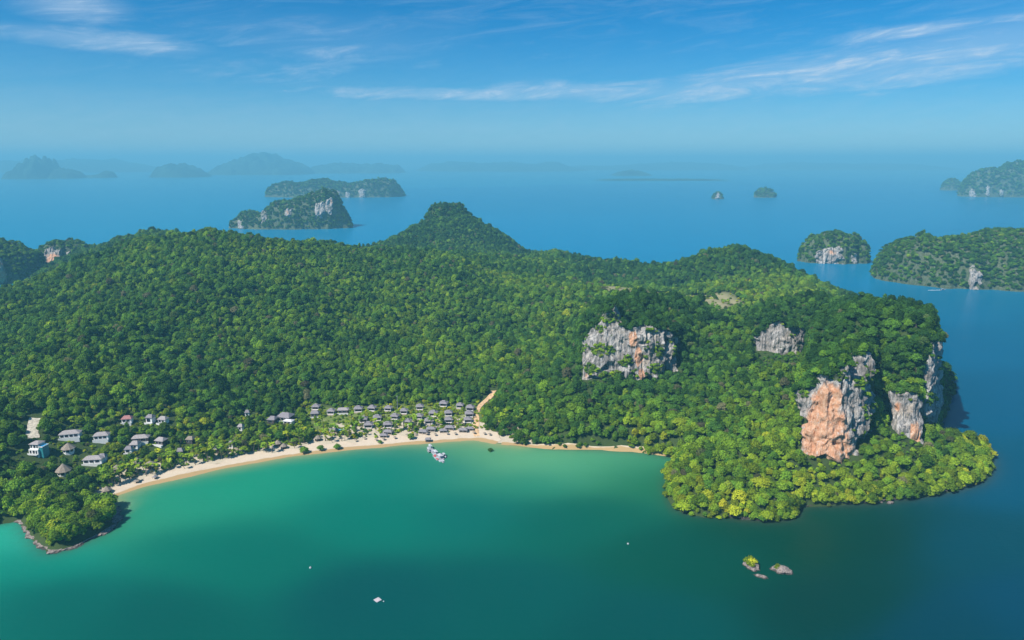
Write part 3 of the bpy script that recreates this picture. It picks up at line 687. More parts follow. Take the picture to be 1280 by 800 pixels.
# right-hand shoulder over the channel
keep_ledge(cliff([(1108, 502, 520, 538, 510), (1114, 494, 515, 545, 503), (1124, 488, 511, 556, 496), (1134, 487, 509, 566, 493), (1143, 492, 509, 572, 492), (1150, 503, 511, 566, 495), (1154, 515, 515, 552, 501)],
      orange=[(1144, 548, 8, 22, 1.05), (1122, 508, 6, 10, .75)], moss=[(1140, 500, 6, 6, .6), (1128, 548, 8, 8, .7)], seed=23, amp=2.6, res=.95,
      label='grey rock face with an orange streak at its foot, near the tip of the headland'), .11, .85)
keep_ledge(cliff([(1152, 462, 524, 512, 516), (1157, 444, 526, 528, 515), (1163, 432, 536, 530, 524), (1170, 427, 554, 520, 546), (1176, 425, 590, 505, 580)],
      orange=[(1170, 455, 5, 8, .5)], moss=[(1154, 488, 6, 14, .9), (1162, 500, 6, 10, .8)], seed=27, amp=2.6, res=1.0,
      label='grey limestone edge of the headland block dropping to the channel'), .14, .85)
keep_ledge(cliff([(939, 436, 672, 470, 662), (944, 418, 668, 470, 656), (955, 409, 662, 464, 653), (970, 405, 660, 456, 653), (985, 406, 661, 453, 654), (999, 409, 665, 450, 658), (1009, 416, 671, 446, 664)],
      orange=[(953, 428, 7, 10, .45)], moss=[(998, 432, 6, 6, .8)], seed=31, amp=2.1, res=1.0,
      label='small whitish cliff face below the wooded top of the headland block'), .04, .8)
keep_ledge(cliff([(726, 446, 668, 486, 646), (733, 422, 662, 490, 638), (742, 412, 656, 484, 636), (752, 402, 652, 476, 636), (768, 386, 650, 470, 638), (780, 402, 646, 466, 636), (790, 408, 643, 468, 633), (800, 410, 642, 476, 630), (812, 412, 643, 470, 633), (826, 415, 645, 462, 636), (838, 418, 648, 462, 639), (850, 430, 654, 466, 645)],
      orange=[(791, 424, 6, 14, 1.0), (798, 446, 6, 14, 1.0), (802, 468, 5, 10, .9), (777, 402, 5, 8, .5), (733, 470, 4, 10, .5)], moss=[(750, 438, 13, 12, .85), (738, 462, 12, 10, .85), (764, 398, 15, 9, .9), (783, 452, 11, 8, .9), (825, 437, 8, 12, .9), (822, 462, 16, 8, .9), (766, 470, 22, 8, .9), (842, 440, 6, 12, .6), (752, 412, 8, 6, .8)], seed=41, amp=3.0, res=1.1,
      label='broken grey limestone face with two rust streaks on the forested knoll behind the bay'), .16, .95)
keep_ledge(cliff([(841, 345, 1300, 357, 1296), (844, 343, 1298, 359, 1294), (848, 346, 1300, 357, 1297)], seed=57, amp=1.2, res=1.4, label='thin white rock scar on the low wooded ridge'), .0, 1)

# ------------------------------------------------------------------ outlying islands
def island(label, px0, px1, base_py, prof, depth, steep=4, res=None, trees=True, tint=.33, tsz=1.0, cliffs=(), seed=0, name='karst_island', group=None, mat=None, noise_h=.12, dens=1.0, cat='island', base_pys=None):
    Yf = atz((px0 + px1) / 2, base_py)[1]; Yc = Yf + depth * .5
    xa = aty(px0, base_py, Yc)[0]; xb = aty(px1, base_py, Yc)[0]; wd = xb - xa
    res = res or max(3.0, Yc / 400.0)
    PX = np.array([p[0] for p in prof], float); PZ = np.array([aty(p[0], p[1], Yc)[2] for p in prof]) - (5 * tsz if trees else 0)
    XS = np.array([aty(p[0], p[1], Yc)[0] for p in prof])
    nx = max(12, int(wd / res)); ny = max(8, int(depth / res))
    x = np.linspace(xa - .14 * wd, xb + .14 * wd, int(nx * 1.28)); y = np.linspace(Yf - .14 * depth, Yf + 1.14 * depth, int(ny * 1.28)); nx = len(x); ny = len(y); XX, YY = np.meshgrid(x, y)
    def hf(XX, YY):
        jx = .06 * wd * fbm(XX / (wd * .18), YY / (depth * .4), seed=seed, oct=3); jy = .10 * depth * fbm(XX / (wd * .12), YY / (depth * .35), seed=seed + 1, oct=3)
        tx = np.clip(np.abs((XX + jx - (xa + xb) / 2) / (wd / 2)), 0, 1.5); wy = np.sqrt(np.clip(1 - tx ** 3.5, 0.0, 1)) * .92 + .02
        ty = np.clip(np.abs((YY + jy - Yc) / (depth / 2)) / wy, 0, 1.6)
        pr = np.interp(XX + jx * .3, XS, PZ)
        f1 = np.clip(1 - ty ** steep, -.3, 1); f2 = np.clip((1.02 - tx) * 12, -.3, 1); fall = np.where((f1 > 0) & (f2 > 0), f1 * f2, np.minimum(f1, f2))
        z = np.where(fall > 0, np.maximum(pr, 2) * np.maximum(fall, 0) ** .7, fall * 12)
        return z * (1 + noise_h * 1.6 * fbm(XX / (12 + wd * .05), YY / (12 + wd * .05), seed=seed + 2, oct=4)) - .4
    ZZ = hf(XX, YY); ii = np.arange(nx * ny).reshape(ny, nx)
    fq = np.stack([ii[:-1, :-1].ravel(), ii[:-1, 1:].ravel(), ii[1:, 1:].ravel(), ii[1:, :-1].ravel()], 1)
    fq = fq[(ZZ.ravel()[fq] > -1.5).any(1)]
    V = np.stack([XX.ravel(), YY.ravel(), ZZ.ravel()], 1); u = np.unique(fq); rm = np.full(len(V), -1); rm[u] = np.arange(len(u))
    loc = np.array(((xa + xb) / 2, Yc, 0)); root = empty(name, loc)
    tag(root, label, cat, group)
    msn = np.full(len(u), .80 if trees else .2)
    body = mesh_obj('rock_body', V[u] - loc, rm[fq], mat or ROCK, root, smooth=not trees, attrs={'orange': ('FLOAT', np.zeros(len(u))), 'moss': ('FLOAT', msn)})
    faces_px = []
    for ci, cl in enumerate(cliffs):
        cols = []
        for (px, pt, pb) in cl['c']:
            def find(py):
                ys = np.arange(Yf - 5, Yf + depth, 1.0); d = ray(px, py); t = ys / d[1]; z = HC + d[2] * t
                k = np.argmax(z < hf(d[0] * t, ys)); return ys[k] if k > 0 else Yf + depth * .2
            cols.append((px, pt, find(pt) - cl.get('push', 3), pb, find(pb) - cl.get('push', 3) * 1.2))
        o, VV, k = cliff(cols, cl.get('o', ()), cl.get('m', ()), res=max(1.2, Yc / 900.0), amp=cl.get('amp', 3.0), seed=seed * 7 + ci + 3, name='cliff_face', parent=root, cap=8 * Yc / 1500.)
        o.matrix_parent_inverse = root.matrix_world.inverted(); o.location = (0, 0, 0)
        o.data.transform(__import__('mathutils').Matrix.Translation(-loc)); o.matrix_parent_inverse.identity()
        faces_px.append(CLIFFS[-1])
    if trees:
        sp = 5.4 * tsz / math.sqrt(dens); n = int(wd * depth / sp ** 2 * 9)
        rng = np.random.default_rng(seed + 99); xr = rng.uniform(xa - .1 * wd, xb + .1 * wd, n); yr = rng.uniform(Yf - .1 * depth, Yf + depth * 1.1, n); zr = hf(xr, yr)
        gz = np.hypot((hf(xr + 2, yr) - zr) / 2, (hf(xr, yr + 2) - zr) / 2)
        ok = (zr > 1.0) & (rng.uniform(0, 1, n) < np.minimum(1, np.sqrt(1 + gz ** 2) / 7.0))
        pX, pY = project(xr, yr, zr + 3 * tsz)
        for poly, ya, yb in faces_px: ok &= ~(inside(pX, pY, poly) & (yr < yb + 40))
        P_ = np.stack([xr, yr, zr - .8], 1)[ok] - loc; m = len(P_)
        sc_ = rng.uniform(.65, 1.15, (m, 1)) * tsz * np.array([[1, 1, .9]])
        fo = forest('tree_cover', P_, sc_, rng.integers(0, 9, m), np.clip(tint + rng.normal(0, .1, m), 0, 1), root)
    return root

# ------------------------------------------------------------------ houses
roots = []
HOUSE_XY = []
def place(root, px, py, dz=4.0, rz=0.0, s=1.0, r=9.0):
    p = hit(px, py, dz); x, y = p[0], p[1]
    zz = [float(hz(x + a, y + b)) for a in (-4, 0, 4) for b in (-4, 0, 4)]
    root.location = (x, y, float(np.mean(zz)) + .3); root.rotation_euler = (0, 0, rz); root.scale = (s, s, s) if isinstance(s, (int, float)) else s
    HOUSE_XY.append((x, y, r)); return root
def copy_tree(o, parent=None):
    c = o.copy(); COL.objects.link(c); c.parent = parent
    for ch in o.children: copy_tree(ch, c)
    return c
def windows(root, lst):
    for (x0, x1, y0, y1, z0, z1) in lst:
        fr = MB().box(x0, x1, y0, y1, z0, z1).build('window', WHITEW, root)
        dx, dy = x1 - x0, y1 - y0
        if dx > dy: MB().box(x0 + .12, x1 - .12, y0 - .05, y1 - .02, z0 + .12, z1 - .12).build('pane', GLASS, fr)
        else: MB().box(x0 - .05, x0 + .05 if x0 < 0 else x1 - .02, y0 + .12, y1 - .12, z0 + .12, z1 - .12).build('pane', GLASS, fr) if x0 < 0 else MB().box(x1 - .02, x1 + .05, y0 + .12, y1 - .12, z0 + .12, z1 - .12).build('pane', GLASS, fr)
def villa_proto(w=8.6, d=7.8):
    r = empty('villa')
    a, b = w / 2, d / 2
    MB().box(-a + .7, a - .7, -b + .3, b - .7, -2.5, .35).build('plinth', WHITEW, r)
    wl_ = MB().box(-a + 1.1, a - 1.1, -b + 1.9, b - 1.1, .35, 3.1); wl_.build('wall', TIMBER, r)
    MB().box(-a + .95, -a + 1.4, -b + .9, b - .95, .35, 2.9).build('side_wall', WHITEW, r)
    for x in (-a + 2.0, .2):
        dr = MB().box(x, x + 2.0, -b + 1.80, -b + 1.95, .4, 2.6).build('glass_door', GLASS, r)
    for x in (-a + .9, a - .9): MB().tube((x, -b + .6, .3), (x, -b + .6, 3.2), .13, .13, 6).build('post', WHITEW, r)
    rf = MB().hip(-a, a, -b, b, 3.25, 4.9, -a * .40, a * .40, -b * .34, b * .34, .22).build('roof', SHINGLE, r)
    MB().hip(-a * .46, a * .46, -b * .40, b * .40, 5.05, 5.75, -a * .22, a * .22, -.12, .12, .18).build('roof_cap', SHINGLE, rf)
    MB().box(-a + .8, a - .8, -b - 1.6, -b + .3, -2.0, .22).build('deck', DECKW, r)
    return r
def pavilion_proto(w=9.5, d=6.0):
    r = empty('pavilion'); a, b = w / 2, d / 2
    MB().box(-a + .5, a - .5, -b + .5, b - .5, -2.2, .3).build('plinth', DECKW, r)
    MB().box(-a + 1, a - 1, -b + 1.4, b - 1, .3, 2.4).build('wall', TIMBER, r)
    for x in (-a + .7, 0, a - .7): MB().tube((x, -b + .7, .2), (x, -b + .7, 2.6), .12, .12, 6).build('post', WHITEW, r)
    MB().hip(-a, a, -b, b, 2.6, 4.4, -a * .5, a * .5, -.15, .15, .2).build('roof', SHINGLE, r)
    return r
vp = villa_proto(); pp = pavilion_proto()
ROWS = {}
def ordinal(k): return ['first', 'second', 'third', 'fourth', 'fifth', 'sixth', 'seventh', 'eighth', 'ninth', 'tenth', 'eleventh', 'twelfth'][k]
VL = 'small hip-roofed grey villa with dark timber walls in the beach village'
VG = 'grey-roofed villas of the beach village'
vill = [(395, 506), (414, 512), (448, 509), (465, 508), (485.5, 508), (454, 521.5), (471.5, 519.5), (493.5, 518), (460.6, 529), (484.5, 528), (505, 511.4), (524.7, 506), (524, 517.6), (509, 524.3), (541.7, 514.3), (554.6, 502.3), (575, 504.3), (560.5, 514), (560.5, 522), (587.8, 507.6), (586.4, 515), (584.6, 522), (536, 524)]
for i, (px, py) in enumerate(vill):
    o = vp if i == 0 else copy_tree(vp)
    place(o, px, py, 4.2, math.radians(random.uniform(-9, 9)), random.uniform(.84, .96), 6.5)
    row = 0 if py < 513 else (1 if py < 519 else (2 if py < 523 else 3)); k = sum(1 for a, b in vill if (0 if b < 513 else (1 if b < 519 else (2 if b < 523 else 3))) == row and a > px)
    tag(o, f'grey hip-roofed timber villa, {ordinal(k)} from the earth track in the {["back row against the forest", "second row from the forest", "third row from the forest", "row nearest the beach pavilions"][row]}', 'villa', VG)
PL = 'low long-roofed grey pavilion in the front row of the beach village'
PG = 'grey pavilions along the beach front'
for i, (px, py) in enumerate([(538.8, 535), (562, 533), (587, 533.5), (529, 538), (554, 536), (579, 535.5), (485, 538), (479.5, 542), (417.5, 536)]):
    k = sum(1 for a in (538.8, 562, 587, 529, 554, 579, 485, 479.5, 417.5) if a > px)
    o = pp if i == 0 else copy_tree(pp)
    place(o, px, py, 3.3, math.radians(random.uniform(-12, 12)), random.uniform(.72, .9), 6.0); tag(o, f'low grey long-roofed pavilion on the beach front, {ordinal(k)} from the earth track', 'pavilion', PG)

def house(label, px, py, w, d, roof, h=3.2, rh=2.2, rz=0, wall=WHITEW, name='house', wins=3, dz=None, ridge=.5, r=9, deck=True):
    o = empty(name); a, b = w / 2, d / 2
    MB().box(-a + .6, a - .6, -b + .6, b - .6, -3.5, h).build('wall', wall, o)
    MB().hip(-a, a, -b, b, h + .1, h + rh, -a * ridge, a * ridge, -.2, .2, .25).build('roof', roof, o)
    step_ = (w - 2.4) / wins
    windows(o, [(-a + 1.2 + k * step_, -a + 1.2 + (k + .8) * step_, -b + .46, -b + .59, .7, h - .5) for k in range(wins)])
    windows(o, [(-a + .46, -a + .59, -1.2, 1.2, .8, h - .6)])
    if deck:
        MB().box(-a + .3, a - .3, -b - 1.8, -b + .4, -3, .2).build('terrace', WHITEW, o)
        MB().box(-a + .3, a - .3, -b - 1.8, -b - 1.68, .2, 1.0).build('parapet', WHITEW, o)
    place(o, px, py, dz if dz else h + rh * .4, math.radians(rz), 1.0, r); tag(o, label, 'house'); return o
house('long white villa with a wide grey roof and dark window row beside the thatch-coned house', 88, 541, 15, 7.5, SHINGLE2, rz=16, wins=4, r=10)
house('white villa with pinkish grey roof, on the slope beside the long white villa', 127, 542.5, 11.5, 7, SHINGLE2, rz=14, wins=3)
house('long white villa with twin grey roofs and black window band low on the slope', 117, 572, 14, 7, SHINGLE2, rz=8, wins=3, r=10)
house('small white annexe with pale grey roof at the end of the twin-roofed villa', 128, 569.5, 6, 5.5, SHINGLE, rz=8, wins=1, r=6, deck=False)
house('white house with a red tiled roof among tall trees', 159, 522.5, 8.5, 6.5, SHINGLE3, rz=12, wins=2)
house('narrow white house with grey roof in the trees, next to the red-roofed house', 188, 520.5, 6.6, 6, SHINGLE, h=4.5, rz=-8, wins=1, r=7)
house('pale house with a pinkish roof at the forest edge', 204, 522.5, 8, 6, SHINGLE2, rz=-10, wins=2)
house('house with a broad L-shaped pinkish grey roof, upper wing', 176, 546.5, 13, 6.5, SHINGLE2, rz=12, wins=2, wall=TIMBER, r=9)
house('lower wing of the L-shaped house, white and glazed towards the sea', 169, 553.5, 7, 7.5, SHINGLE2, rz=4, wins=2, r=8)
house('little grey-roofed white cabin below the L-shaped house', 161, 560, 6, 5, SHINGLE, rz=6, wins=1, r=6)
house('timber bungalow with a tan hipped roof in a yellow-green clearing', 201.5, 549.5, 8.5, 7, SHINGLE2, rz=-14, wins=2, wall=TIMBER)
house('tiny white cabin with grey roof among palms behind the beach', 289, 553.5, 4.6, 4.5, SHINGLE, rz=0, wins=1, r=5, deck=False)
house('large grey-roofed hall behind the palms at the village edge', 357, 518.5, 13, 11, SHINGLE, h=3.4, rh=3, rz=-14, wall=TIMBER, wins=3, r=11)
house('white-roofed front wing of the large hall', 361, 525.5, 9, 6, mat_plain('pale_roof', (.62, .60, .60), .8, .3, .1), h=2.6, rh=1.2, rz=-14, wins=2, r=7, deck=False)
house('grey-roofed store beside the large hall', 341, 522.5, 7.5, 9, SHINGLE, rz=-10, wins=1, wall=TIMBER, r=8, deck=False)
house('broad flat-roofed brown lodge behind the first villas, purple shade under its eaves', 429, 511.5, 10.5, 7, SHINGLE2, h=3, rh=1.6, rz=4, wall=TIMBER, wins=2, r=8)
house('low grey beach hut at the edge of the sand in front of the village', 535, 548.5, 5.0, 4, SHINGLE, h=2.2, rh=1.2, wall=TIMBER, wins=1, r=4, deck=False)
house('grey villa among palms between the large hall and the village rows', 393.6, 515, 8, 6.5, SHINGLE, rz=6, wall=TIMBER, wins=2, r=7)
house('tiny tan-roofed cabin alone in the trees inland of the palm grove', 301, 532, 5, 4.5, SHINGLE2, rz=-10, wins=1, r=5, deck=False)
house('pale-roofed shed at the forest margin uphill from the tan cabin', 309, 514.5, 4.5, 4, SHINGLE, rz=8, wins=1, r=4.5, deck=False)
house('low brown-roofed bungalow between the palm grove and the red-roofed house', 238, 548, 6.5, 5.5, THATCH, rz=-6, wins=2, wall=TIMBER, r=5.5, deck=False)
house('small grey-roofed bungalow under palms, downhill of the brown-roofed one', 225, 563, 6, 5, SHINGLE, rz=6, wins=1, wall=TIMBER, r=5, deck=False)
house('timber cabin with grey roof just behind the palms, near the tiny white cabin', 272, 560, 5.5, 5, SHINGLE, rz=-6, wins=1, wall=TIMBER, r=5, deck=False)
def cone_house(label, px, py, r0, h, rh, n, wall=WHITEW, roof=THATCH, name='thatched_house', rz=0):
    o = empty(name)
    MB().cone(-3, h, r0 * .74, r0 * .74, n).build('wall', wall, o)
    rf = MB().cone(h - .4, h + rh * .45, r0, r0 * .52, n); rf.cone(h + rh * .45, h + rh, r0 * .52, .12, n); rf.build('roof', roof, o)
    for k in range(n):
        a0 = (k + .5) * 2 * math.pi / n
        if math.sin(a0) < .2:
            mb = MB(); rr = r0 * .74 * math.cos(math.pi / n) + .03; c, s_ = math.cos(a0), math.sin(a0); hw = r0 * .74 * math.sin(math.pi / n) * .66
            mb.add([(c * rr - s_ * q, s_ * rr + c * q, z) for q, z in ((-hw, .4), (hw, .4), (hw, h - .9), (-hw, h - .9))] + [(c * (rr - .1) - s_ * q, s_ * (rr - .1) + c * q, z) for q, z in ((-hw, .4), (hw, .4), (hw, h - .9), (-hw, h - .9))],
                   [(0, 1, 2, 3), (7, 6, 5, 4), (0, 4, 5, 1), (1, 5, 6, 2), (2, 6, 7, 3), (3, 7, 4, 0)]); mb.build('window', GLASS, o)
    place(o, px, py, h + rh * .4, rz, 1, r0 + 3.5); tag(o, label, 'house'); return o
cone_house('white house under a steep cone of thatch between the two long white villas', 85, 557.5, 5.2, 3.2, 3.8, 8)
cone_house('tall thatch-coned house with white base above the wooded point', 79, 585, 5.6, 3.4, 4.8, 8)
cone_house('small thatched pavilion half hidden in greenery near the beach', 172, 575.5, 3.6, 2.6, 3.4, 8, TIMBER)
cone_house('grey-green domed hut in greenery next to the twin-roofed villa', 146, 583, 3.4, 2.2, 2.2, 8, TIMBER)
cone_house('wide low thatched beach pavilion among palms', 188, 579, 4.8, 2.4, 2.6, 8, TIMBER)
cone_house('brown thatched hut at the end of the beach under dark trees', 133, 610.5, 3.6, 2.2, 2.4, 6, TIMBER)
cone_house('brown thatched beach bar hut behind the sand', 347, 553, 3.6, 2.4, 2.2, 6, TIMBER)
cone_house('second brown thatched hut, next to the beach bar', 354.5, 556.5, 3.2, 2.2, 2.0, 6, TIMBER)
cone_house('dark thatched hut close to the round tree on the beach', 397, 546.5, 3.2, 2.3, 2.0, 6, TIMBER)
# tall white villa with rooftop pool
o = empty('pool_villa')
MB().box(-5, 3.2, -4, 4.5, -6, 3.2).build('lower_storey', WHITEW, o)
MB().box(-4.6, 2.8, -2.6, 4.2, 3.2, 6.2).build('upper_storey', WHITEW, o)
MB().hip(-5.2, 3.4, -3.4, 4.8, 6.4, 7.5, -2.6, 1.0, .2, .8, .25).build('roof', SHINGLE2, o)
for z0, z1, y in ((-3.4, -1.2, -4.08), (.2, 2.6, -4.08), (3.7, 5.8, -2.68)):
    windows(o, [(-4.2, -2.6, y, y + .13, z0, z1), (-1.6, .4, y, y + .13, z0, z1), (1.0, 2.4, y, y + .13, z0, z1)])
windows(o, [(-5.08, -4.95, -2, 1.5, .4, 2.4), (-5.08, -4.95, -2, 1.5, -3.2, -1.2)])
MB().box(-5.2, 3.0, -5.6, -3.9, -.3, .05).build('balcony', WHITEW, o)
MB().box(-5.2, 3.0, -5.6, -5.45, .05, .95).build('balustrade', WHITEW, o)
pb = MB().box(3.2, 6.4, -2.6, 3.6, -6, 4.4).build('pool_block', TEALW, o)
MB().box(3.2, 6.7, -2.9, 3.9, 4.4, 4.9).build('pool_rim', WHITEW, pb)
MB().box(3.6, 6.3, -2.5, 3.5, 4.7, 4.95).build('pool_water', POOLW, pb)
place(o, 47, 556.5, 7.5, math.radians(-6), (.9, .95, 1.15), 11.5)
o.location.z += 1.0
tag(o, 'tall white three-storey villa with a blue rooftop pool at the edge of the forest', 'villa')
# ground pool of the village
o = empty('swimming_pool')
MB().box(-3.4, 3.4, -2.6, 2.6, -1.5, .35).build('surround', WHITEW, o)
MB().box(-2.8, 2.8, -2.0, 2.0, -.5, .42).build('pool_water', mat_plain('village_pool_water', (.02, .30, .32), .1, .5, .1), o)
place(o, 426, 538, .5, .1, 1, 5); tag(o, 'small turquoise swimming pool with pale surround in the village', 'pool')
def place_pt(px, py, dz=0): return hit(px, py, dz)
p = place_pt(497, 514); o = empty('mast', (p[0], p[1], p[2]))
MB().tube((0, 0, -.5), (0, 0, 15), .22, .12, 6).build('pole', WHITEP, o); MB().box(-.7, .7, -.08, .08, 14.4, 14.6).build('crossbar', WHITEP, o); MB().box(-.5, .5, -.5, .5, -.6, .4).build('footing', GREYP, o)
tag(o, 'thin white mast rising above the village roofs', 'mast')

# ------------------------------------------------------------------ forest of the main island
def slope_at(x, y): return np.hypot((hz(x + 3, y) - hz(x - 3, y)) / 6, (hz(x, y + 3) - hz(x, y - 3)) / 6)
sp = 4.4
cx, cy_ = np.meshgrid(np.arange(GX0 + 8, GX1 - 8, sp), np.arange(GY0 + 4, GY1 - 8, sp))
cx = (cx + RNG.uniform(-2.5, 2.5, cx.shape)).ravel(); cy_ = (cy_ + RNG.uniform(-2.5, 2.5, cy_.shape)).ravel()
for (a, b, lo, hi) in ((0, 12 * 5, 3.0, 8.0), (34 * 5, 53 * 5, -.5, 5.5)):
    sp_ = shore[a:b]; tn_ = np.gradient(sp_, axis=0); tn_ /= np.linalg.norm(tn_, axis=1)[:, None]; L_ = np.concatenate([[0], np.cumsum(np.linalg.norm(np.diff(sp_, axis=0), axis=1))])
    q_ = np.arange(0, L_[-1], 1.6); o_ = RNG.uniform(lo, hi, len(q_))
    cx = np.concatenate([cx, np.interp(q_, L_, sp_[:, 0]) - np.interp(q_, L_, tn_[:, 1]) * o_]); cy_ = np.concatenate([cy_, np.interp(q_, L_, sp_[:, 1]) + np.interp(q_, L_, tn_[:, 0]) * o_])
sl = slope_at(cx, cy_)
fx_, fy_ = np.meshgrid(np.arange(-200, 420, 1.5), np.arange(420, 900, 1.5)); fx_ = (fx_ + RNG.uniform(-.7, .7, fx_.shape)).ravel(); fy_ = (fy_ + RNG.uniform(-.7, .7, fy_.shape)).ravel()
fs_ = np.hypot((hz(fx_ + 1, fy_) - hz(fx_ - 1, fy_)) / 2, (hz(fx_, fy_ + 1) - hz(fx_, fy_ - 1)) / 2)      # steep wooded walls of the karst blocks
fk = (fs_ > 1.3) & (RNG.uniform(0, 1, len(fs_)) < 2.25 * np.sqrt(1 + fs_ ** 2) / 13.0)
ex = np.where((RNG.uniform(0, 1, len(cx)) < np.sqrt(1 + sl ** 2) - 1) & (sl < 1.3))[0]
cx = np.concatenate([cx, cx[ex] + RNG.uniform(-2, 2, len(ex)), fx_[fk]]); cy_ = np.concatenate([cy_, cy_[ex] + RNG.uniform(-2, 2, len(ex)), fy_[fk]])
cz = hz(cx, cy_); dsh = grid_at(D_sh, cx, cy_); dbe = grid_at(D_be, cx, cy_); dvi = grid_at(D_vi, cx, cy_); dcl = grid_at(D_cl, cx, cy_)
ok = (dsh > -3.0) & (cz > -1.6) & ~((cx < -215) & (cy_ < 440) & (dsh < 1.0)) & (np.abs(cx) < cy_ * .92 + 60)
ok &= ~((dsh < 1.2) & (cx > atz(630, 555)[0]) & (cx < atz(800, 565)[0]) & (cy_ < 570))
ok &= ~((dbe < 16 + 4 * vnoise(cx / 12, cy_ / 12, seed=4)))
invil = dvi > 0
ok &= ~(invil & (RNG.uniform(0, 1, len(cx)) < .80))
ok &= ~((dcl > -4) & (RNG.uniform(0, 1, len(cx)) < .96))
rd = seg_dist(cx, cy_, road, False); ok &= rd > 6.5
ok &= seg_dist(cx, cy_, drive, False) > 7.0
for (hx, hy, r) in HOUSE_XY:
    dx, dy = cx - hx, cy_ - hy
    ok &= ~((np.abs(dx) < r * .95) & (dy < r * .8) & (dy > -r * 1.5))
    ok &= ~((np.hypot(dx, dy) < r))
PXc, PYc = project(cx, cy_, cz + 1.0)
PXt, PYt = project(cx, cy_, cz + 8.0)
small = np.zeros(len(cx), bool)
for poly, ya, yb in CLIFFS:
    ok &= ~(inside(PXc, PYc, poly) & (cy_ < yb + 25) & (cy_ > ya + 2))
    small |= inside(PXt, PYt, poly) & (cy_ < yb + 25) & (cy_ > ya - 40)
cx, cy_, cz, dsh, dbe, dvi = cx[ok], cy_[ok], cz[ok], dsh[ok], dbe[ok], dvi[ok]
small = np.concatenate([small[ok], np.zeros(len(CAP_PTS), bool)])
cap_a = np.array(CAP_PTS); ncap = len(cap_a)
cx = np.concatenate([cx, cap_a[:, 0]]); cy_ = np.concatenate([cy_, cap_a[:, 1]]); cz = np.concatenate([cz, cap_a[:, 2] - .8])
dsh = np.concatenate([dsh, np.full(ncap, 99.)]); dbe = np.concatenate([dbe, np.full(ncap, 999.)]); dvi = np.concatenate([dvi, np.full(ncap, -999.)])
zone_head = (cx > 95) & (cy_ < 560)                                  # headland round the big cliff
zone_pt = (cx < -215) & (cy_ < 440)                                  # wooded point at the beach's other end
tint = .33 + .22 * fbm(cx / 70, cy_ / 70, seed=71, oct=3)
tint = tint + .27 * zone_head * sstep(34, 4, dsh) + .10 * zone_head + .24 * zone_pt
tint = tint + .25 * (dvi > -1)
tint = tint - .10 * (cy_ > 1150) - .12 * ((cx > 60) & (cy_ > 600) & (cy_ < 900)) - .26 * ((cx > 60) & (cy_ < 860) & (cz > 58)) - .12 * ((cx > 120) & (cy_ > 1130)) - .08 * ((cy_ > 1550)) + .10 * ((cx > 60) & (cy_ > 870) & (cy_ < 1110)) + RNG.normal(0, .10, len(cx))
resort = np.array([hit(a, b)[:2] for a, b in ((58, 560), (70, 530), (120, 518), (215, 512), (300, 520), (390, 508), (390, 555), (300, 572), (200, 592), (150, 602), (110, 590))])
in_re = inside(cx, cy_, resort)
tint = tint + in_re * (.14 + .16 * vnoise(cx / 16, cy_ / 16, seed=33))
tint = np.clip(tint, 0, 1)
var = RNG.choice(9, len(cx), p=[.17, .15, .12, .10, .14, .08, .12, .06, .06])
sc0 = np.clip(np.exp(RNG.normal(-.34, .27, len(cx))), .38, 1.4) * np.where(RNG.uniform(0, 1, len(cx)) < .04, 1.25, 1.0)
sc0 *= np.where((dsh < 6) & (dbe > 40), .86, 1.0) * np.where(dvi > -2, .55, 1.0)
sc0 *= 1 + .12 * fbm(cx / 60, cy_ / 60, seed=88)
sc0[in_re] *= RNG.uniform(.45, .95, int(in_re.sum()))
sc0[small] *= .52
sc0[-ncap:] *= RNG.uniform(.7, 1.15, ncap)
sc0[zone_pt] *= 1.18
slant = np.sqrt(cx ** 2 + cy_ ** 2 + (HC - cz) ** 2)
PX, PY = project(cx, cy_, cz + 4)
iscap = np.zeros(len(cx), bool); iscap[-ncap:] = True
vis = ~iscap & (PX > 2) & (PX < 1278) & (PY < 798) & ((zone_head & (dsh < 75)) | zone_pt | ((dbe < 45) & (cy_ < 620)))
score = np.where(vis, sc0 / slant, 0)
solo = np.argsort(-score)[:290]
mask = np.ones(len(cx), bool); mask[solo] = False
roots_src = {}
def solo_tree(i):
    k = int(var[i]); s = float(sc0[i])
    r = empty('broadleaf_tree', (cx[i], cy_[i], max(cz[i] - .3, -.3)), float(RNG.uniform(0, 6.28)), (s, s, s * float(RNG.uniform(.85, 1.1))))
    data_obj('trunk', TRUNKS[k], r); c = data_obj('crown', CROWNS[k], r); c['tint'] = float(tint[i])
    ttone = 'yellow-green' if tint[i] > .62 else ('mid green' if tint[i] > .42 else 'dark green')
    if zone_head[i]:
        if dsh[i] < 9: place_, g = 'overhanging the water round the cliff headland', 'shore trees of the headland'
        else: place_, g = 'in the forest below the headland cliffs', 'forest trees of the headland'
    elif zone_pt[i]:
        if dsh[i] < 9: place_, g = 'at the rocky edge of the wooded point', 'shore trees of the wooded point'
        else: place_, g = 'on the wooded point at the end of the beach', 'forest trees of the wooded point'
    else: place_, g = 'on the edge of the forest behind the beach', 'trees behind the beach'
    shp = ['rounded', 'broad domed', 'tall narrow', 'flat-topped spreading', 'billowy', 'small bushy', 'fine-textured domed', 'high umbrella-shaped', 'tall column-shaped'][k]
    tag(r, f'{ttone} {shp} broadleaf tree {place_}', 'tree', f'{ttone} {shp} {g}')
    return k, c
CR_OBJ = {}
for i in solo:
    k, c = solo_tree(i); CR_OBJ.setdefault(k, c)
for k in range(9):
    if k not in CR_OBJ:
        i = int(solo[k]); var[i] = k; kk, c = solo_tree(i); CR_OBJ[k] = c
FOREST = forest_nodes([CR_OBJ[k] for k in range(9)])
vs_ = np.stack([sc0, sc0, sc0 * RNG.uniform(.75, 1.35, len(sc0))], 1)
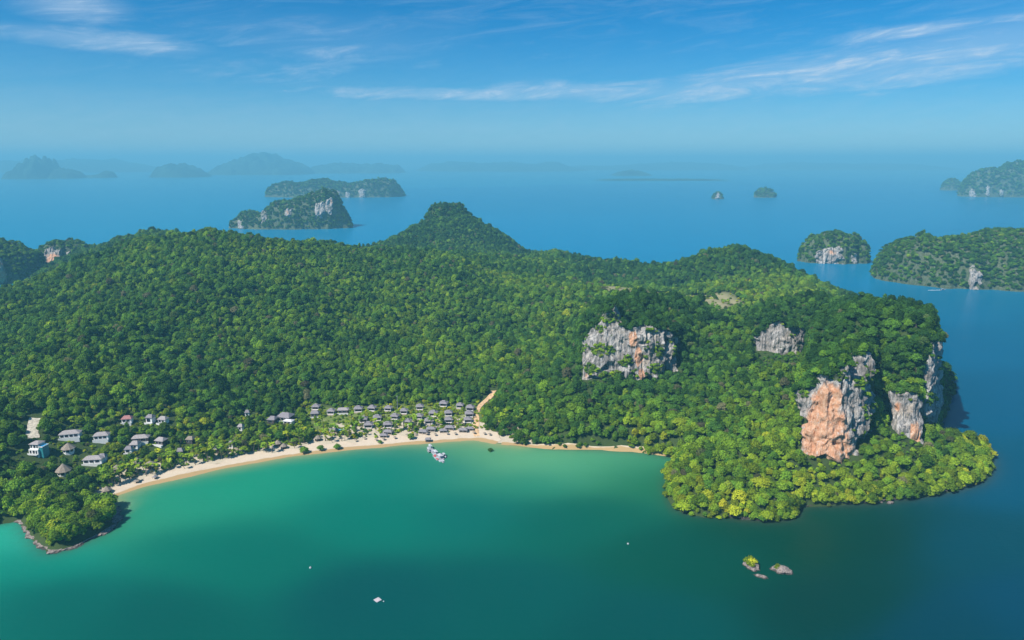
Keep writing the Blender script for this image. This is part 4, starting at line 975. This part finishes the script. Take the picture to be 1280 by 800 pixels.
fo = forest('forest', np.stack([cx, cy_, np.maximum(cz - .5, -.4)], 1)[mask], vs_[mask], var[mask], tint[mask])
tag(fo, 'dense green tropical forest covering the hills of the main island')

# shrubs: single ones on the rock islets, the rest as ground cover
def shrub_at(p, s, t, label, group=None):
    r = empty('shrub', p, random.uniform(0, 6), s); m = MB()
    for a in (0, 2.1, 4.2): m.tube((0, 0, -.4), (.5 * math.cos(a), .5 * math.sin(a), .8), .07, .04, 5)
    m.build('stem', BARK, r); c = data_obj('crown', SHRUB, r); c['tint'] = t; tag(r, label, 'shrub', group); return c
# ------------------------------------------------------------------ rock islets in the bay
def blob(name, rx, ry, h, seed, mat, parent, under=.25, n=46, m=20):
    v = []; f = []
    for j in range(m + 1):
        t = j / m; zz = -1.2 + (h + 1.2) * t
        prof = (1 - t ** 2.6) ** .5 if t < 1 else 0
        prof *= 1 - under * math.exp(-((zz - .4) / .7) ** 2)
        for k in range(n):
            a = 2 * math.pi * k / n; c, s = math.cos(a), math.sin(a)
            r = 1 + .62 * float(fbm([c * 1.9 + 5], [s * 1.9], [t * 2.2], seed=seed, oct=5)[0])
            v.append((rx * c * r * prof, ry * s * r * prof, zz + .7 * h * float(fbm([c * 3.0 * (1 - t)], [s * 3.0 * (1 - t) + 3], [t * 2], seed=seed + 4, oct=4)[0]) * t))
    for j in range(m):
        for k in range(n): f.append((j * n + k, j * n + (k + 1) % n, (j + 1) * n + (k + 1) % n, (j + 1) * n + k))
    f.append(tuple(range(m * n, m * n + n)))
    return mesh_obj(name, np.array(v), f, mat, parent, attrs={'orange': ('FLOAT', np.zeros(len(v))), 'moss': ('FLOAT', np.zeros(len(v)))})
def pink_rock(name, w0, w1, k=1.0):
    m = M(name); q = m.pos()
    col = m.mix(m.step(m.noise(q, .9, 8, .7), .35, .65), (.16 * k, .13 * k, .115 * k), (.46 * k, .37 * k, .33 * k))
    z = m.node('ShaderNodeSeparateXYZ'); m.l.new(m.node('ShaderNodeNewGeometry').outputs['Position'], z.inputs[0])
    wet = m.math('ADD', z.outputs[2], m.math('MULTIPLY', m.noise(q, .8, 4, .6), .8))
    col = m.mix(m.step(wet, w0, w1, 1, 0), col, (.055, .05, .042))
    m.bump(m.noise(q, 1.4, 7, .7), .8, .5); return m.fin(col, .85, .25)
PROCK = pink_rock('shore_rock', .55, 1.1, .78); DROCK = pink_rock('dark_shore_rock', 1.0, 2.4, .5)
def islet(label, px, py, rx, ry, h, seed, rz=0):
    p = atz(px, py); o = blob('rock_islet', rx, ry, h, seed, PROCK, None); o.location = (p[0], p[1], 0); o.rotation_euler = (0, 0, rz); tag(o, label, 'islet'); return p
p = islet('round rock islet capped by a dome of yellow-green shrubs', 939, 708, 5.4, 6.2, 2.2, 5)
IS1 = [(p[0] + dx, p[1] + dy, 1.5, s * 1.12) for dx, dy, s in ((-2, 1.6, 1.5), (.4, 2.4, 1.6), (1.8, .4, 1.35), (-1.8, -1.0, 1.35), (.2, -.2, 1.7), (-.3, -2.6, 1.0))]
p = islet('jagged pinkish rock islet with a small patch of green, largest of the trio', 977, 714, 6.6, 4.6, 2.6, 9, -.4)
IS2 = [(p[0] - 2.0, p[1] + 1.2, 1.7, 1.1), (p[0] - 3.2, p[1] + .4, 1.4, .9)]
islet('low flat bare rock slab between the two shrubby islets', 951, 721, 5.2, 1.9, 1.3, 13, -.5)
islet('small pale boulder just off the headland trees', 1113, 629, 3.0, 2.2, 1.8, 17, .2)
islet('tiny flat rock beside the pale boulder off the headland', 1102, 628.5, 1.4, 1.0, .8, 19, .2)
first = None
for (x, y, z, s) in IS1:
    c = shrub_at((x, y, z), s, .78, 'yellow-green shrub on the round rock islet', 'shrubs on the round islet'); first = first or c
for (x, y, z, s) in IS2: shrub_at((x, y, z), s, .6, 'green shrub on the jagged pinkish islet', 'shrubs on the jagged islet')
mg = shrub_at((*atz(613, 564)[:2], -.3), 1.5, .22, 'lone dark mangrove bush standing in the shallows off the sandy flat')

# rocky skirts along the waterline of the wooded headlands
def skirt(label, a, b, h, amp, seed, wid=3.0, mat=None):
    pth = shore[a:b]; L = np.concatenate([[0], np.cumsum(np.linalg.norm(np.diff(pth, axis=0), axis=1))]); s = np.arange(0, L[-1], .9)
    pt = np.stack([np.interp(s, L, pth[:, 0]), np.interp(s, L, pth[:, 1])], 1); tn = np.gradient(pt, axis=0); tn /= np.linalg.norm(tn, axis=1)[:, None]; nr = np.stack([tn[:, 1], -tn[:, 0]], 1)
    rows = []
    for t, (off, z) in enumerate(((1.5, -2.5), (1.6, -.4), (1.2, .5), (1.2, 1.1), (.6, 1.8), (-.8, 2.3), (-2.5, 2.6), (-5, 2.0), (-8, .2))):
        d = off * wid / 3 + amp * fbm(s / 6, s * 0 + t * .35, seed=seed, oct=4) + .5 * amp * fbm(s / 1.7, s * 0 + t * .9, seed=seed + 4, oct=2)
        zz = z * h / 2.5 + .35 * h * fbm(s / 4, s * 0 + t, seed=seed + 8) * (z > 0)
        rows.append(np.stack([pt[:, 0] + nr[:, 0] * d, pt[:, 1] + nr[:, 1] * d, zz], 1))
    V = np.concatenate(rows); m = len(s)
    f = [(i * m + j, i * m + j + 1, (i + 1) * m + j + 1, (i + 1) * m + j) for i in range(len(rows) - 1) for j in range(m - 1)]
    o = mesh_obj('rocky_shore', V, f, mat or PROCK); tag(o, label, kind='structure')
skirt('pinkish rock shelf round the wooded point', 2 * 5, 11 * 5, 1.0, 3.4, 3, 4.5)
skirt('dark undercut rock shore of the cliff headland', 34 * 5, 52 * 5, 1.5, 1.6, 7, .6, DROCK)

# ground cover: low shrubs in the village, on the cliff ledges, behind the beach
n = 6500; gxr = RNG.uniform(-330, 40, n); gyr = RNG.uniform(430, 690, n)
dv = grid_at(D_vi, gxr, gyr); db = grid_at(D_be, gxr, gyr); ds = grid_at(D_sh, gxr, gyr)
okk = ((dv > 0) | (db < 60) | (RNG.uniform(0, 1, n) < .6)) & (db > 15) & (ds > 10) & (seg_dist(gxr, gyr, road, False) > 4)
okk &= ~((vnoise(gxr / 11, gyr / 9, seed=15) > .12) & (dv > 0))
for (hx, hy, r) in HOUSE_XY: okk &= ~((np.abs(gxr - hx) < r * .62) & (gyr - hy < r * .6) & (gyr - hy > -r * .95))
gp = np.stack([gxr, gyr, hz(gxr, gyr)], 1)[okk]
ns = len(gp); sshr = RNG.uniform(.5, 1.35, ns)
cliff_p = np.array([q for q, _ in ledge_pts]) - np.array((0, 0, .3)); cliff_s = np.array([s for _, s in ledge_pts])
hxr = []; hs = []
for (hx, hy, r) in HOUSE_XY:
    for k in range(16):
        a = RNG.uniform(0, 2 * math.pi); q = (hx + math.cos(a) * r * RNG.uniform(.85, 1.35), hy + math.sin(a) * r * RNG.uniform(.95, 1.5)); 
        if float(grid_at(D_be, *q)) > 16: hxr.append((q[0], q[1], float(hz(*q)))); hs.append(RNG.uniform(.5, 1.1))
cb = RNG.integers(0, 1, 0)
nb_ = 150; bxr = RNG.uniform(100, 420, nb_ * 6); byr = RNG.uniform(860, 1170, nb_ * 6); dc = grid_at(D_cl, bxr, byr); kb = dc > -4
brush = np.stack([bxr, byr, hz(bxr, byr)], 1)[kb]
SH_NODES = forest_nodes([first])
gc = forest('ground_cover', np.concatenate([gp, cliff_p, np.array(hxr), brush]), np.repeat(np.concatenate([sshr, cliff_s * 1.3, np.array(hs), RNG.uniform(.7, 1.6, len(brush))])[:, None], 3, 1), np.zeros(ns + len(cliff_p) + len(hxr) + len(brush)),
            np.concatenate([RNG.uniform(.45, .9, ns), RNG.uniform(.3, .65, len(cliff_p)), RNG.uniform(.4, .85, len(hxr)), RNG.uniform(.55, .8, len(brush))]), nodes=SH_NODES)
tag(gc, 'low shrubs and garden greenery between the villas and on cliff ledges')

# ------------------------------------------------------------------ coconut palms
def palm_meshes(h, lean, seed):
    rng = random.Random(seed); m = MB(); p = np.array((0., 0., -.6))
    for k in range(6):
        t = (k + 1) / 6; qn = np.array((lean * t ** 1.8, 0, -.6 + (h + .6) * t)); m.tube(p, qn, .26 - .10 * (t - 1 / 6), .26 - .10 * t, 6); p = qn
    tm = bpy.data.meshes.new('trunk'); tm.from_pydata(m.v, [], m.f); tm.materials.append(BARK)
    v = []; f = []
    for k in range(16):
        a = k * 2.39996 + rng.uniform(-.2, .2); e = rng.uniform(-.15, .95); Ln = rng.uniform(2.7, 3.5); q = p.copy(); d = np.array((math.cos(a) * math.cos(e), math.sin(a) * math.cos(e), math.sin(e)))
        side = np.array((-math.sin(a), math.cos(a), 0)); b = len(v)
        for j in range(6):
            wj = (.12, .55, .68, .58, .36, .06)[j]
            v += [q + side * wj - np.array((0, 0, wj * .45)), q + np.array((0, 0, .03)), q - side * wj - np.array((0, 0, wj * .45))]
            q = q + d * Ln / 5; d = d + np.array((0, 0, -.26)); d /= np.linalg.norm(d)
        for j in range(5):
            c = b + 3 * j; f += [(c, c + 1, c + 4, c + 3), (c + 1, c + 2, c + 5, c + 4)]
    cm_ = bpy.data.meshes.new('crown'); cm_.from_pydata([tuple(q) for q in v], [], f); cm_.materials.append(LEAF)
    return tm, cm_
PALMS = [palm_meshes(8.5, 1.2, 1), palm_meshes(10.5, -1.6, 2), palm_meshes(7.0, .6, 3), palm_meshes(9.5, 2.2, 4)]
def palm(x, y, label, group):
    k = random.randrange(4); s = random.uniform(.75, 1.1); r = empty('coconut_palm', (x, y, float(hz(x, y))), random.uniform(0, 6.28), s)
    data_obj('trunk', PALMS[k][0], r); c = data_obj('crown', PALMS[k][1], r); c['tint'] = random.uniform(.45, .75)
    shp = ['slightly leaning', 'tall', 'short', 'strongly leaning'][k]; tag(r, shp + ' ' + label, 'palm tree', shp + ' ' + group)
bt = np.gradient(beach, axis=0); bt /= np.linalg.norm(bt, axis=1)[:, None]; bnr = np.stack([-bt[:, 1], bt[:, 0]], 1)
cnt = 0
for i in range(0, len(beach)):
    s = i / (len(beach) - 1.)
    for rep in range(2):
        if random.random() < (.8 if s < .62 else .38):
            off = random.uniform(10.5, 26) if s < .6 else random.uniform(19, 40)
            q = beach[i] + bnr[i] * off + np.array((random.uniform(-3, 3), 0))
            if any(math.hypot(q[0] - hx, q[1] - hy) < r * .8 for hx, hy, r in HOUSE_XY): continue
            palm(q[0], q[1], 'coconut palm growing at the back of the sand in front of the forest' if s < .62 else 'coconut palm among the villas behind the beach', 'palms behind the beach' if s < .62 else 'palms of the village'); cnt += 1
for px, py in ((250, 556), (262, 558), (330, 560), (336, 556), (340, 560), (372, 545), (380, 548), (386, 540), (376, 538), (398, 535), (405, 530), (440, 520), (436, 530), (470, 535), (500, 532), (516, 535), (548, 528), (573, 527), (520, 528), (200, 572), (215, 570), (230, 573), (150, 590), (160, 585)):
    q = hit(px, py + 6); palm(q[0], q[1], 'coconut palm in the gardens inland of the beach', 'garden palms')
# round dark trees right on the sand
for j, (px, py, s) in enumerate(((380, 567, .95), (401, 563.5, .78), (422, 562, .78), (514, 549, .85), (475, 555, .5))):
    q = hit(px, py); r = empty('round_beach_tree', q, j * 1.3, (s, s, s * .8)); data_obj('trunk', TRUNKS[4], r); c = data_obj('crown', CROWNS[4], r); c['tint'] = .36
    tag(r, ['round dark green tree standing on the sand below the palm grove', 'round green tree on the sand beside the dark thatched hut', 'round green tree on the sand in front of the village pool', 'round green tree among the beach-front pavilions', 'small bushy tree at the high-tide line before the village'][j], 'tree')

# ------------------------------------------------------------------ islands around
island('karst island with white cliffs and double summit in front of a longer island', 292, 440, 287, [(290, 275), (300, 266), (312, 262), (325, 268), (338, 258), (346, 252), (356, 250), (368, 248), (382, 246), (396, 238), (410, 236), (418, 244), (426, 258), (434, 270), (442, 280)], 190, steep=3.2, seed=3, tint=.16, tsz=1.25,
       cliffs=[dict(c=[(393, 256, 268), (397, 253, 271), (402, 252, 271), (406, 254, 268)], push=10, amp=3), dict(c=[(408, 249, 262), (413, 247, 266), (418, 250, 262)], push=10, o=[(415, 252, 4, 5, .6)]), dict(c=[(354, 262, 269), (359, 260, 271), (365, 262, 270)], push=8, o=[(360, 265, 4, 4, .6)]), dict(c=[(296, 278, 286), (299, 275, 287), (303, 276, 286)], push=6), dict(c=[(324, 264, 275), (329, 263, 277), (334, 266, 274)], push=8, m=[(329, 270, 6, 5, .5)])])
island('long flat-topped island behind the double-summit one, cliffs along its foot', 335, 502, 247, [(335, 236), (345, 230), (360, 227), (380, 229), (392, 224), (405, 224), (420, 227), (440, 229), (455, 226), (470, 224), (488, 225), (496, 232), (502, 242)], 320, steep=5, seed=5, tint=.10, tsz=2.0, dens=.9,
       cliffs=[dict(c=[(448, 238, 245), (452, 235, 246.5), (457, 238, 246)], push=12, amp=4), dict(c=[(431, 241, 246), (435, 239.5, 246.5), (438, 241, 246)], push=12, amp=4), dict(c=[(418, 240, 246), (421, 238, 246.5), (424, 240, 246)], push=12, amp=4)])
island('domed wooded islet with a pinkish cliff band, alone in the channel', 1001, 1081, 330, [(1000, 318), (1008, 302), (1018, 295), (1032, 292), (1050, 290), (1066, 293), (1076, 300), (1082, 315)], 95, steep=4, seed=7, tint=.24, tsz=1.0,
       cliffs=[dict(c=[(1019, 319, 326), (1026, 313, 329), (1034, 311, 329), (1043, 309, 328), (1052, 309, 327), (1058, 313, 327)], push=5, o=[(1040, 316, 10, 6, .55)], m=[(1030, 316, 6, 5, .4)]), dict(c=[(1064, 322, 328), (1068, 317, 329), (1073, 318, 328)], push=4)])
island('long wooded island across the channel with a whitish cleft cliff', 1103, 1420, 364, [(1100, 335), (1110, 318), (1125, 305), (1145, 297), (1160, 295), (1180, 300), (1200, 297), (1215, 300), (1230, 296), (1250, 293), (1270, 290), (1300, 288), (1360, 292), (1420, 330)], 270, steep=2.6, seed=9, tint=.22, tsz=1.0,
       cliffs=[dict(c=[(1211, 334, 352), (1215, 331, 357), (1220, 332, 358), (1226, 340, 357), (1230, 346, 357)], push=5)])
island('small rock stack islet out in the open sea', 890, 904, 249, [(889, 247), (894, 240), (898, 239), (902, 243), (905, 248)], 60, steep=3, seed=12, tint=.25, tsz=1.6, cliffs=[dict(c=[(895, 243, 248), (898, 241, 248.5), (901, 243, 248)], push=8)], cat='islet')
island('small dark dome islet next to the rock stack in the open sea', 943, 970, 247, [(942, 242), (948, 236), (956, 234), (964, 236), (970, 242)], 90, steep=4, seed=13, tint=.2, tsz=1.8, cat='islet')
island('tall dark karst island on the far side of the channel, white scars near the water', 1198, 1420, 247, [(1196, 240), (1204, 228), (1214, 219), (1222, 216), (1232, 214), (1240, 209), (1248, 212), (1258, 210), (1268, 205), (1280, 202), (1310, 200), (1360, 206), (1420, 235)], 420, steep=5, seed=15, tint=.2, tsz=2.2, dens=.85,
       cliffs=[dict(c=[(1210, 240, 246), (1214, 236, 246.5), (1219, 239, 246)], push=14), dict(c=[(1234, 236, 243), (1236, 232, 244), (1238, 235, 243)], push=14), dict(c=[(1250, 239, 244), (1252, 237, 245), (1255, 239, 244)], push=14)])
island('low dark islet off the tip of the tall far island', 1177, 1203, 238, [(1176, 234), (1184, 226), (1190, 223), (1198, 227), (1204, 234)], 160, steep=4, seed=16, tint=.2, tsz=2.4, cat='islet')
# left-hand karst island behind the near hill
island('karst island behind the wooded hill, with a pink cliff', 48, 118, 340, [(46, 335), (52, 318), (60, 306), (72, 301), (85, 300), (96, 302), (104, 306), (112, 318), (118, 335)], 120, steep=4, seed=17, tint=.30, tsz=1.0,
       cliffs=[dict(c=[(54, 318, 338), (58, 314, 338), (64, 312, 336), (70, 309, 334), (75, 311, 332), (79, 318, 330)], push=6, o=[(66, 324, 12, 10, .8)]), dict(c=[(81, 309, 314), (85, 308, 316), (89, 310, 314)], push=5)])
island('blue-green wooded island beside the pink-cliffed karst island, orange cliff at its edge', -90, 54, 356, [(-90, 340), (-60, 305), (-30, 296), (0, 298), (10, 302), (20, 308), (30, 311), (40, 314), (48, 318), (54, 332)], 120, steep=4, seed=19, tint=.27, tsz=1.0,
       cliffs=[dict(c=[(-14, 322, 350), (-8, 318, 352), (-2, 322, 353), (3, 330, 352), (8, 342, 351)], push=6, o=[(2, 345, 9, 9, .9), (0, 330, 6, 8, .6)])])
# far hazy islands and mountains
FARM = mat_plain('far_forest', (.03, .07, .05), .95, .1, .4, .004)
far = [('far blue island with a steep pointed summit', 20, 72, 224, [(18, 220), (24, 213), (32, 210), (38, 203), (44, 198), (50, 197), (56, 202), (62, 209), (70, 214), (74, 221)], 900),
       ('far low island with twin humps beside the pointed one', 70, 102, 223.5, [(69, 221), (74, 213), (80, 211), (88, 213), (96, 217), (102, 222)], 600),
       ('far flat spit ending in a small knob', 104, 142, 222.5, [(103, 221), (112, 219), (125, 218.5), (132, 215), (138, 214.5), (142, 220)], 500),
       ('far blue island with a broad rounded top', 195, 258, 222, [(194, 220), (200, 211), (212, 207), (224, 206), (236, 208), (246, 213), (258, 219)], 900),
       ('far blue mountain island with a central crest', 268, 392, 219, [(266, 217), (280, 208), (295, 204), (310, 200), (322, 196), (332, 195), (342, 198), (356, 201), (370, 206), (384, 211), (393, 216)], 2200),
       ('faint far ridge with a level crest', 385, 506, 217, [(383, 215), (400, 208), (425, 205), (450, 206), (480, 206), (498, 207), (507, 214)], 2500),
       ('faint far mountain range across the middle of the horizon', 520, 735, 214.5, [(518, 213), (540, 206), (570, 203), (600, 205), (640, 204), (670, 206), (690, 203), (710, 208), (736, 213)], 4500),
       ('faint far range with a stepped crest', 700, 930, 213, [(698, 212), (730, 207), (760, 208), (800, 206), (850, 203), (880, 205), (910, 207), (932, 211)], 5000),
       ('faint far range fading into haze', 925, 1180, 212.5, [(923, 211), (960, 206), (1010, 204), (1060, 206), (1110, 205), (1150, 208), (1182, 211)], 5000),
       ('faint far mountains behind the pointed island', -40, 200, 216, [(-42, 213), (0, 204), (60, 201), (110, 200), (150, 205), (200, 213)], 4000),
       ('low dark bar of land on the far water', 740, 915, 226, [(738, 225.5), (760, 224), (800, 223.5), (850, 223.5), (890, 224), (916, 225.5)], 500),
       ('far low hump of an island in front of the faint range', 765, 812, 220, [(763, 219), (775, 215), (790, 213), (802, 215), (813, 218.5)], 900)]
for i, (lb, a, b, by, pf, dep) in enumerate(far):
    island(lb, a, b, by, pf, dep, steep=3, trees=False, seed=40 + i, name='far_island', mat=FARM, res=atz((a + b) / 2, by)[1] / 430.0, noise_h=.28)

# ------------------------------------------------------------------ things on the water
# floating pier
A = atz(536, 559); B = atz(553, 577.5); dirv = (B - A); Lp = np.linalg.norm(dirv[:2]); angp = math.atan2(dirv[1], dirv[0])
o = empty('floating_pier', ((A[0] + B[0]) / 2, (A[1] + B[1]) / 2, 0), angp)
nseg = 9
for k in range(nseg):
    x0 = -Lp / 2 + k * Lp / nseg; wdt = 1.7 if k < 3 else (3.2 if k in (5, 6, 7) else 2.0)
    f = MB().box(x0, x0 + Lp / nseg - .25, -wdt, wdt, -.4, .55).build('float_section', GREYP if k % 2 else WHITEP, o)
for (x, y, w_, d_) in ((-Lp * .40, .2, 1.8, 1.3), (Lp * .00, .3, 2.2, 1.4), (Lp * .27, 1.0, 2.7, 1.8)):
    for sx_ in (-1, 1):
        for sy_ in (-1, 1): MB().tube((x + sx_ * w_ * .9, y + sy_ * d_ * .9, .5), (x + sx_ * w_ * .9, y + sy_ * d_ * .9, 2.9), .09, .09, 6).build('post', WHITEP, o)
    MB().hip(x - w_, x + w_, y - d_, y + d_, 2.9, 4.0, x - w_ * .3, x + w_ * .3, y - .2, y + .2, .12).build('canopy', WHITEP, o)
MB().box(Lp / 2 - .4, Lp / 2 + 2.4, -.5, .5, .0, .6).build('gangway', GREYP, o)
tag(o, 'white and grey floating pier with tent canopies in the bay off the village beach', 'pier')
def kayak_mesh(name, L, w, mat):
    v = []; f = []; n = 9
    for i in range(n):
        t = i / (n - 1) * 2 - 1; ww = w * (1 - abs(t) ** 2.4) * .5 + .02; zt = .34 + .22 * t * t
        v += [(t * L / 2, -ww, zt), (t * L / 2, -ww * .55, 0 + .14 * t * t), (t * L / 2, ww * .55, .14 * t * t), (t * L / 2, ww, zt), (t * L / 2, 0, zt + (.10 if abs(t) > .3 else -.14))]
    for i in range(n - 1):
        a, b = i * 5, i * 5 + 5
        f += [(a, b, b + 1, a + 1), (a + 1, b + 1, b + 2, a + 2), (a + 2, b + 2, b + 3, a + 3), (a + 3, b + 3, b + 4, a + 4), (a + 4, b + 4, b, a)]
    return mesh_obj(name, v, f, mat)
ca, sa = math.cos(angp), math.sin(angp)
def pier_pt(x, y, z): return (float(o.location.x + ca * x - sa * y), float(o.location.y + sa * x + ca * y), z)
for j, (x, y) in enumerate(((Lp * .10, -1.2), (Lp * .14, -2.3), (Lp * .33, -2.1))):
    k = kayak_mesh('kayak', 3.6, .85, REDP); k.location = pier_pt(x, y, .55); k.rotation_euler = (0, 0, angp + .1 * j)
    tag(k, 'red kayak lying on the floating pier', 'kayak', 'red kayaks on the pier')
# speedboats moored at the pier
def boat(label, loc, rz, L=8.0, W=2.4, canopy=True, group=None):
    r = empty('speedboat', loc, rz); v = []; f = []; n = 10
    for i in range(n):
        t = i / (n - 1); ww = W / 2 * (1 - max(0, t - .5) ** 2 * 3.7); ww = max(ww, .06); zt = .9 + .35 * t * t; kl = -.35 + .55 * max(0, t - .75) ** 1.0 * 2.2
        x = -L / 2 + L * t; v += [(x, -ww, zt), (x, -ww * .8, .05), (x, 0, kl), (x, ww * .8, .05), (x, ww, zt), (x, ww * .82, zt - .12), (x, 0, zt - (.42 if t < .68 else .05)), (x, -ww * .82, zt - .12)]
    for i in range(n - 1):
        for k in range(8): a = i * 8 + k; b = i * 8 + (k + 1) % 8; f.append((a, b, b + 8, a + 8))
    f += [tuple(range(8)), tuple(range((n - 1) * 8 + 7, (n - 1) * 8 - 1, -1))]
    mesh_obj('hull', v, f, WHITEP, r)
    if canopy:
        cn = MB().hip(-L * .34, L * .12, -W * .42, W * .42, 2.35, 2.5, -L * .32, L * .10, -W * .36, W * .36, .08).build('canopy', WHITEP, r)
        for x in (-L * .32, L * .10):
            for y in (-W * .38, W * .38): MB().tube((x, y, .7), (x, y, 2.35), .04, .04, 5).build('post', GREYP, r)
        ws = MB(); ws.add([(L * .14, -W * .36, 1.0), (L * .14, W * .36, 1.0), (L * .09, W * .34, 1.75), (L * .09, -W * .34, 1.75), (L * .12, -W * .36, 1.0), (L * .12, W * .36, 1.0), (L * .07, W * .34, 1.75), (L * .07, -W * .34, 1.75)], [(0, 1, 2, 3), (7, 6, 5, 4), (0, 4, 5, 1), (3, 2, 6, 7)]); ws.build('windscreen', GLASS, r)
    for y in (-.4, .4): MB().box(-L / 2 - .55, -L / 2 + .05, y - .2, y + .2, .0, 1.25).build('outboard_motor', TIMBER, r)
    tag(r, label, 'boat', group); return r
boat('white speedboat moored along the wide end of the floating pier', pier_pt(Lp * .22, 4.9, 0), angp + .05, 7.0, 2.2)
boat('white speedboat moored at the narrow shore end of the floating pier', pier_pt(-Lp * .26, -3.1, 0), angp + math.pi, 6.0, 2.0)
for (px, py, rz, lb, lb2) in ((1101, 349, 2.9, 'white speedboat crossing the channel near the domed islet', 'white wake of the speedboat near the domed islet'), (1179, 362.5, .1, 'white speedboat running along the long wooded island', 'white wake of the speedboat along the long wooded island')):
    p = atz(px, py); boat(lb, (p[0], p[1], .1), rz, 10.5, 3.0)
    v = []; 
    for t in range(9):
        x = -4.5 - t * 3.2; ww = 1.1 + t * .18; ww *= 1 - .08 * t
        for q in (-1, 0, 1): v.append((x + random.uniform(-.4, .4), q * ww + random.uniform(-.2, .2), .05 + .12 * (1 - abs(q)) * (1 - t / 9.)))
    wk = mesh_obj('wake', v, [(a * 3 + b, a * 3 + b + 1, a * 3 + b + 4, a * 3 + b + 3) for a in range(8) for b in range(2)], FOAM); wk.location = (p[0], p[1], 0); wk.rotation_euler = (0, 0, rz); tag(wk, lb2, 'wake')
# swimming raft and buoys
p = atz(472, 750.5); o = empty('swimming_raft', (p[0], p[1], 0), math.radians(45), .72)
for sx_ in (-1, 1): MB().tube((sx_ * 1.5, -2.2, .1), (sx_ * 1.5, 2.2, .1), .4, .4, 10).build('float', GREYP, o)
MB().box(-2.25, 2.25, -2.25, 2.25, .42, .6).build('frame', WHITEP, o)
for k in range(7): MB().box(-1.72 + k * .5, -1.28 + k * .5, -1.7, 1.7, .6, .66).build('plank', PINKD, o)
for sx_ in (-1, 1): MB().tube((2.15, sx_ * .3, .2), (2.15, sx_ * .3, 1.3), .05, .05, 6).build('ladder_rail', GREYP, o)
tag(o, 'square white swimming raft with a faded deck, afloat in the bay', 'raft')
def buoy(px, py, s, label):
    p = atz(px, py); o = empty('mooring_buoy', (p[0], p[1], 0), 0, s); iv, if_ = ico(); m = MB()
    m.cone(-.25, .1, .30, .5, 12); m.cone(.1, .45, .5, .36, 12); m.cone(.45, .55, .36, .1, 12); m.build('float', WHITEP, o); MB().tube((0, 0, .5), (0, 0, 1.0), .05, .05, 6).build('mast', GREYP, o)
    tag(o, label, 'buoy')
buoy(479.5, 752, .8, 'white mooring buoy floating right beside the swimming raft')
buoy(388, 710, 1.4, 'white buoy floating alone in the green bay, inshore of the swimming raft')
buoy(785, 680, 1.3, 'white buoy in the dark green water between the bay and the rock islets')
# thatched parasols on the sand in front of the village
par = None
for i in range(16):
    k = int(len(beach) * (.60 + .37 * i / 16)); q = beach[k] + bnr[k] * random.uniform(7.5, 12.5)
    r = empty('beach_parasol', (q[0], q[1], float(hz(*q))), random.uniform(0, 6))
    if par is None:
        a_ = MB().tube((0, 0, -.4), (0, 0, 2.5), .06, .05, 6).build('pole', TIMBER, r); b_ = MB().cone(1.9, 2.7, 1.5, .08, 10).build('canopy', THATCH, r); par = (a_.data, b_.data)
    else: data_obj('pole', par[0], r); data_obj('canopy', par[1], r)
    tag(r, 'small thatched parasol on the sand in front of the village', 'parasol', 'parasols on the village beach')
# two grey things drawn up on the sand: beach shade sails
for j, (px, py) in enumerate(((171, 604), (194, 598.5))):
    q = hit(px, py); o = empty('beach_shelter', q, .3 + j)
    for a in (-1, 1):
        for b in (-1, 1): MB().tube((a * 1.4, b * 1.1, -.3), (a * 1.4, b * 1.1, 1.9), .06, .06, 5).build('post', TIMBER, o)
    MB().hip(-1.9, 1.9, -1.5, 1.5, 1.9, 2.5, -.6, .6, -.3, .3, .1).build('canopy', THATCH if j == 0 else SHINGLE, o)
    tag(o, ['dark shelter on posts near the end of the beach', 'grey shelter on posts on the sand below the palms'][j], 'shelter')

# ------------------------------------------------------------------ haze
hm = bpy.data.materials.new('haze'); hm.use_nodes = True; hm.node_tree.nodes.clear()
ho = hm.node_tree.nodes.new('ShaderNodeOutputMaterial'); hv = hm.node_tree.nodes.new('ShaderNodeVolumePrincipled')
hv.inputs['Color'].default_value = (.25, .75, 1.0, 1); hv.inputs['Density'].default_value = 1.35e-4; hv.inputs['Anisotropy'].default_value = 0.0
hm.node_tree.links.new(hv.outputs[0], ho.inputs['Volume'])
hz_o = MB().box(-41000, 41000, -5000, 41000, -14, 440).build('haze', hm); tag(hz_o, 'pale blue sea haze', kind='stuff')
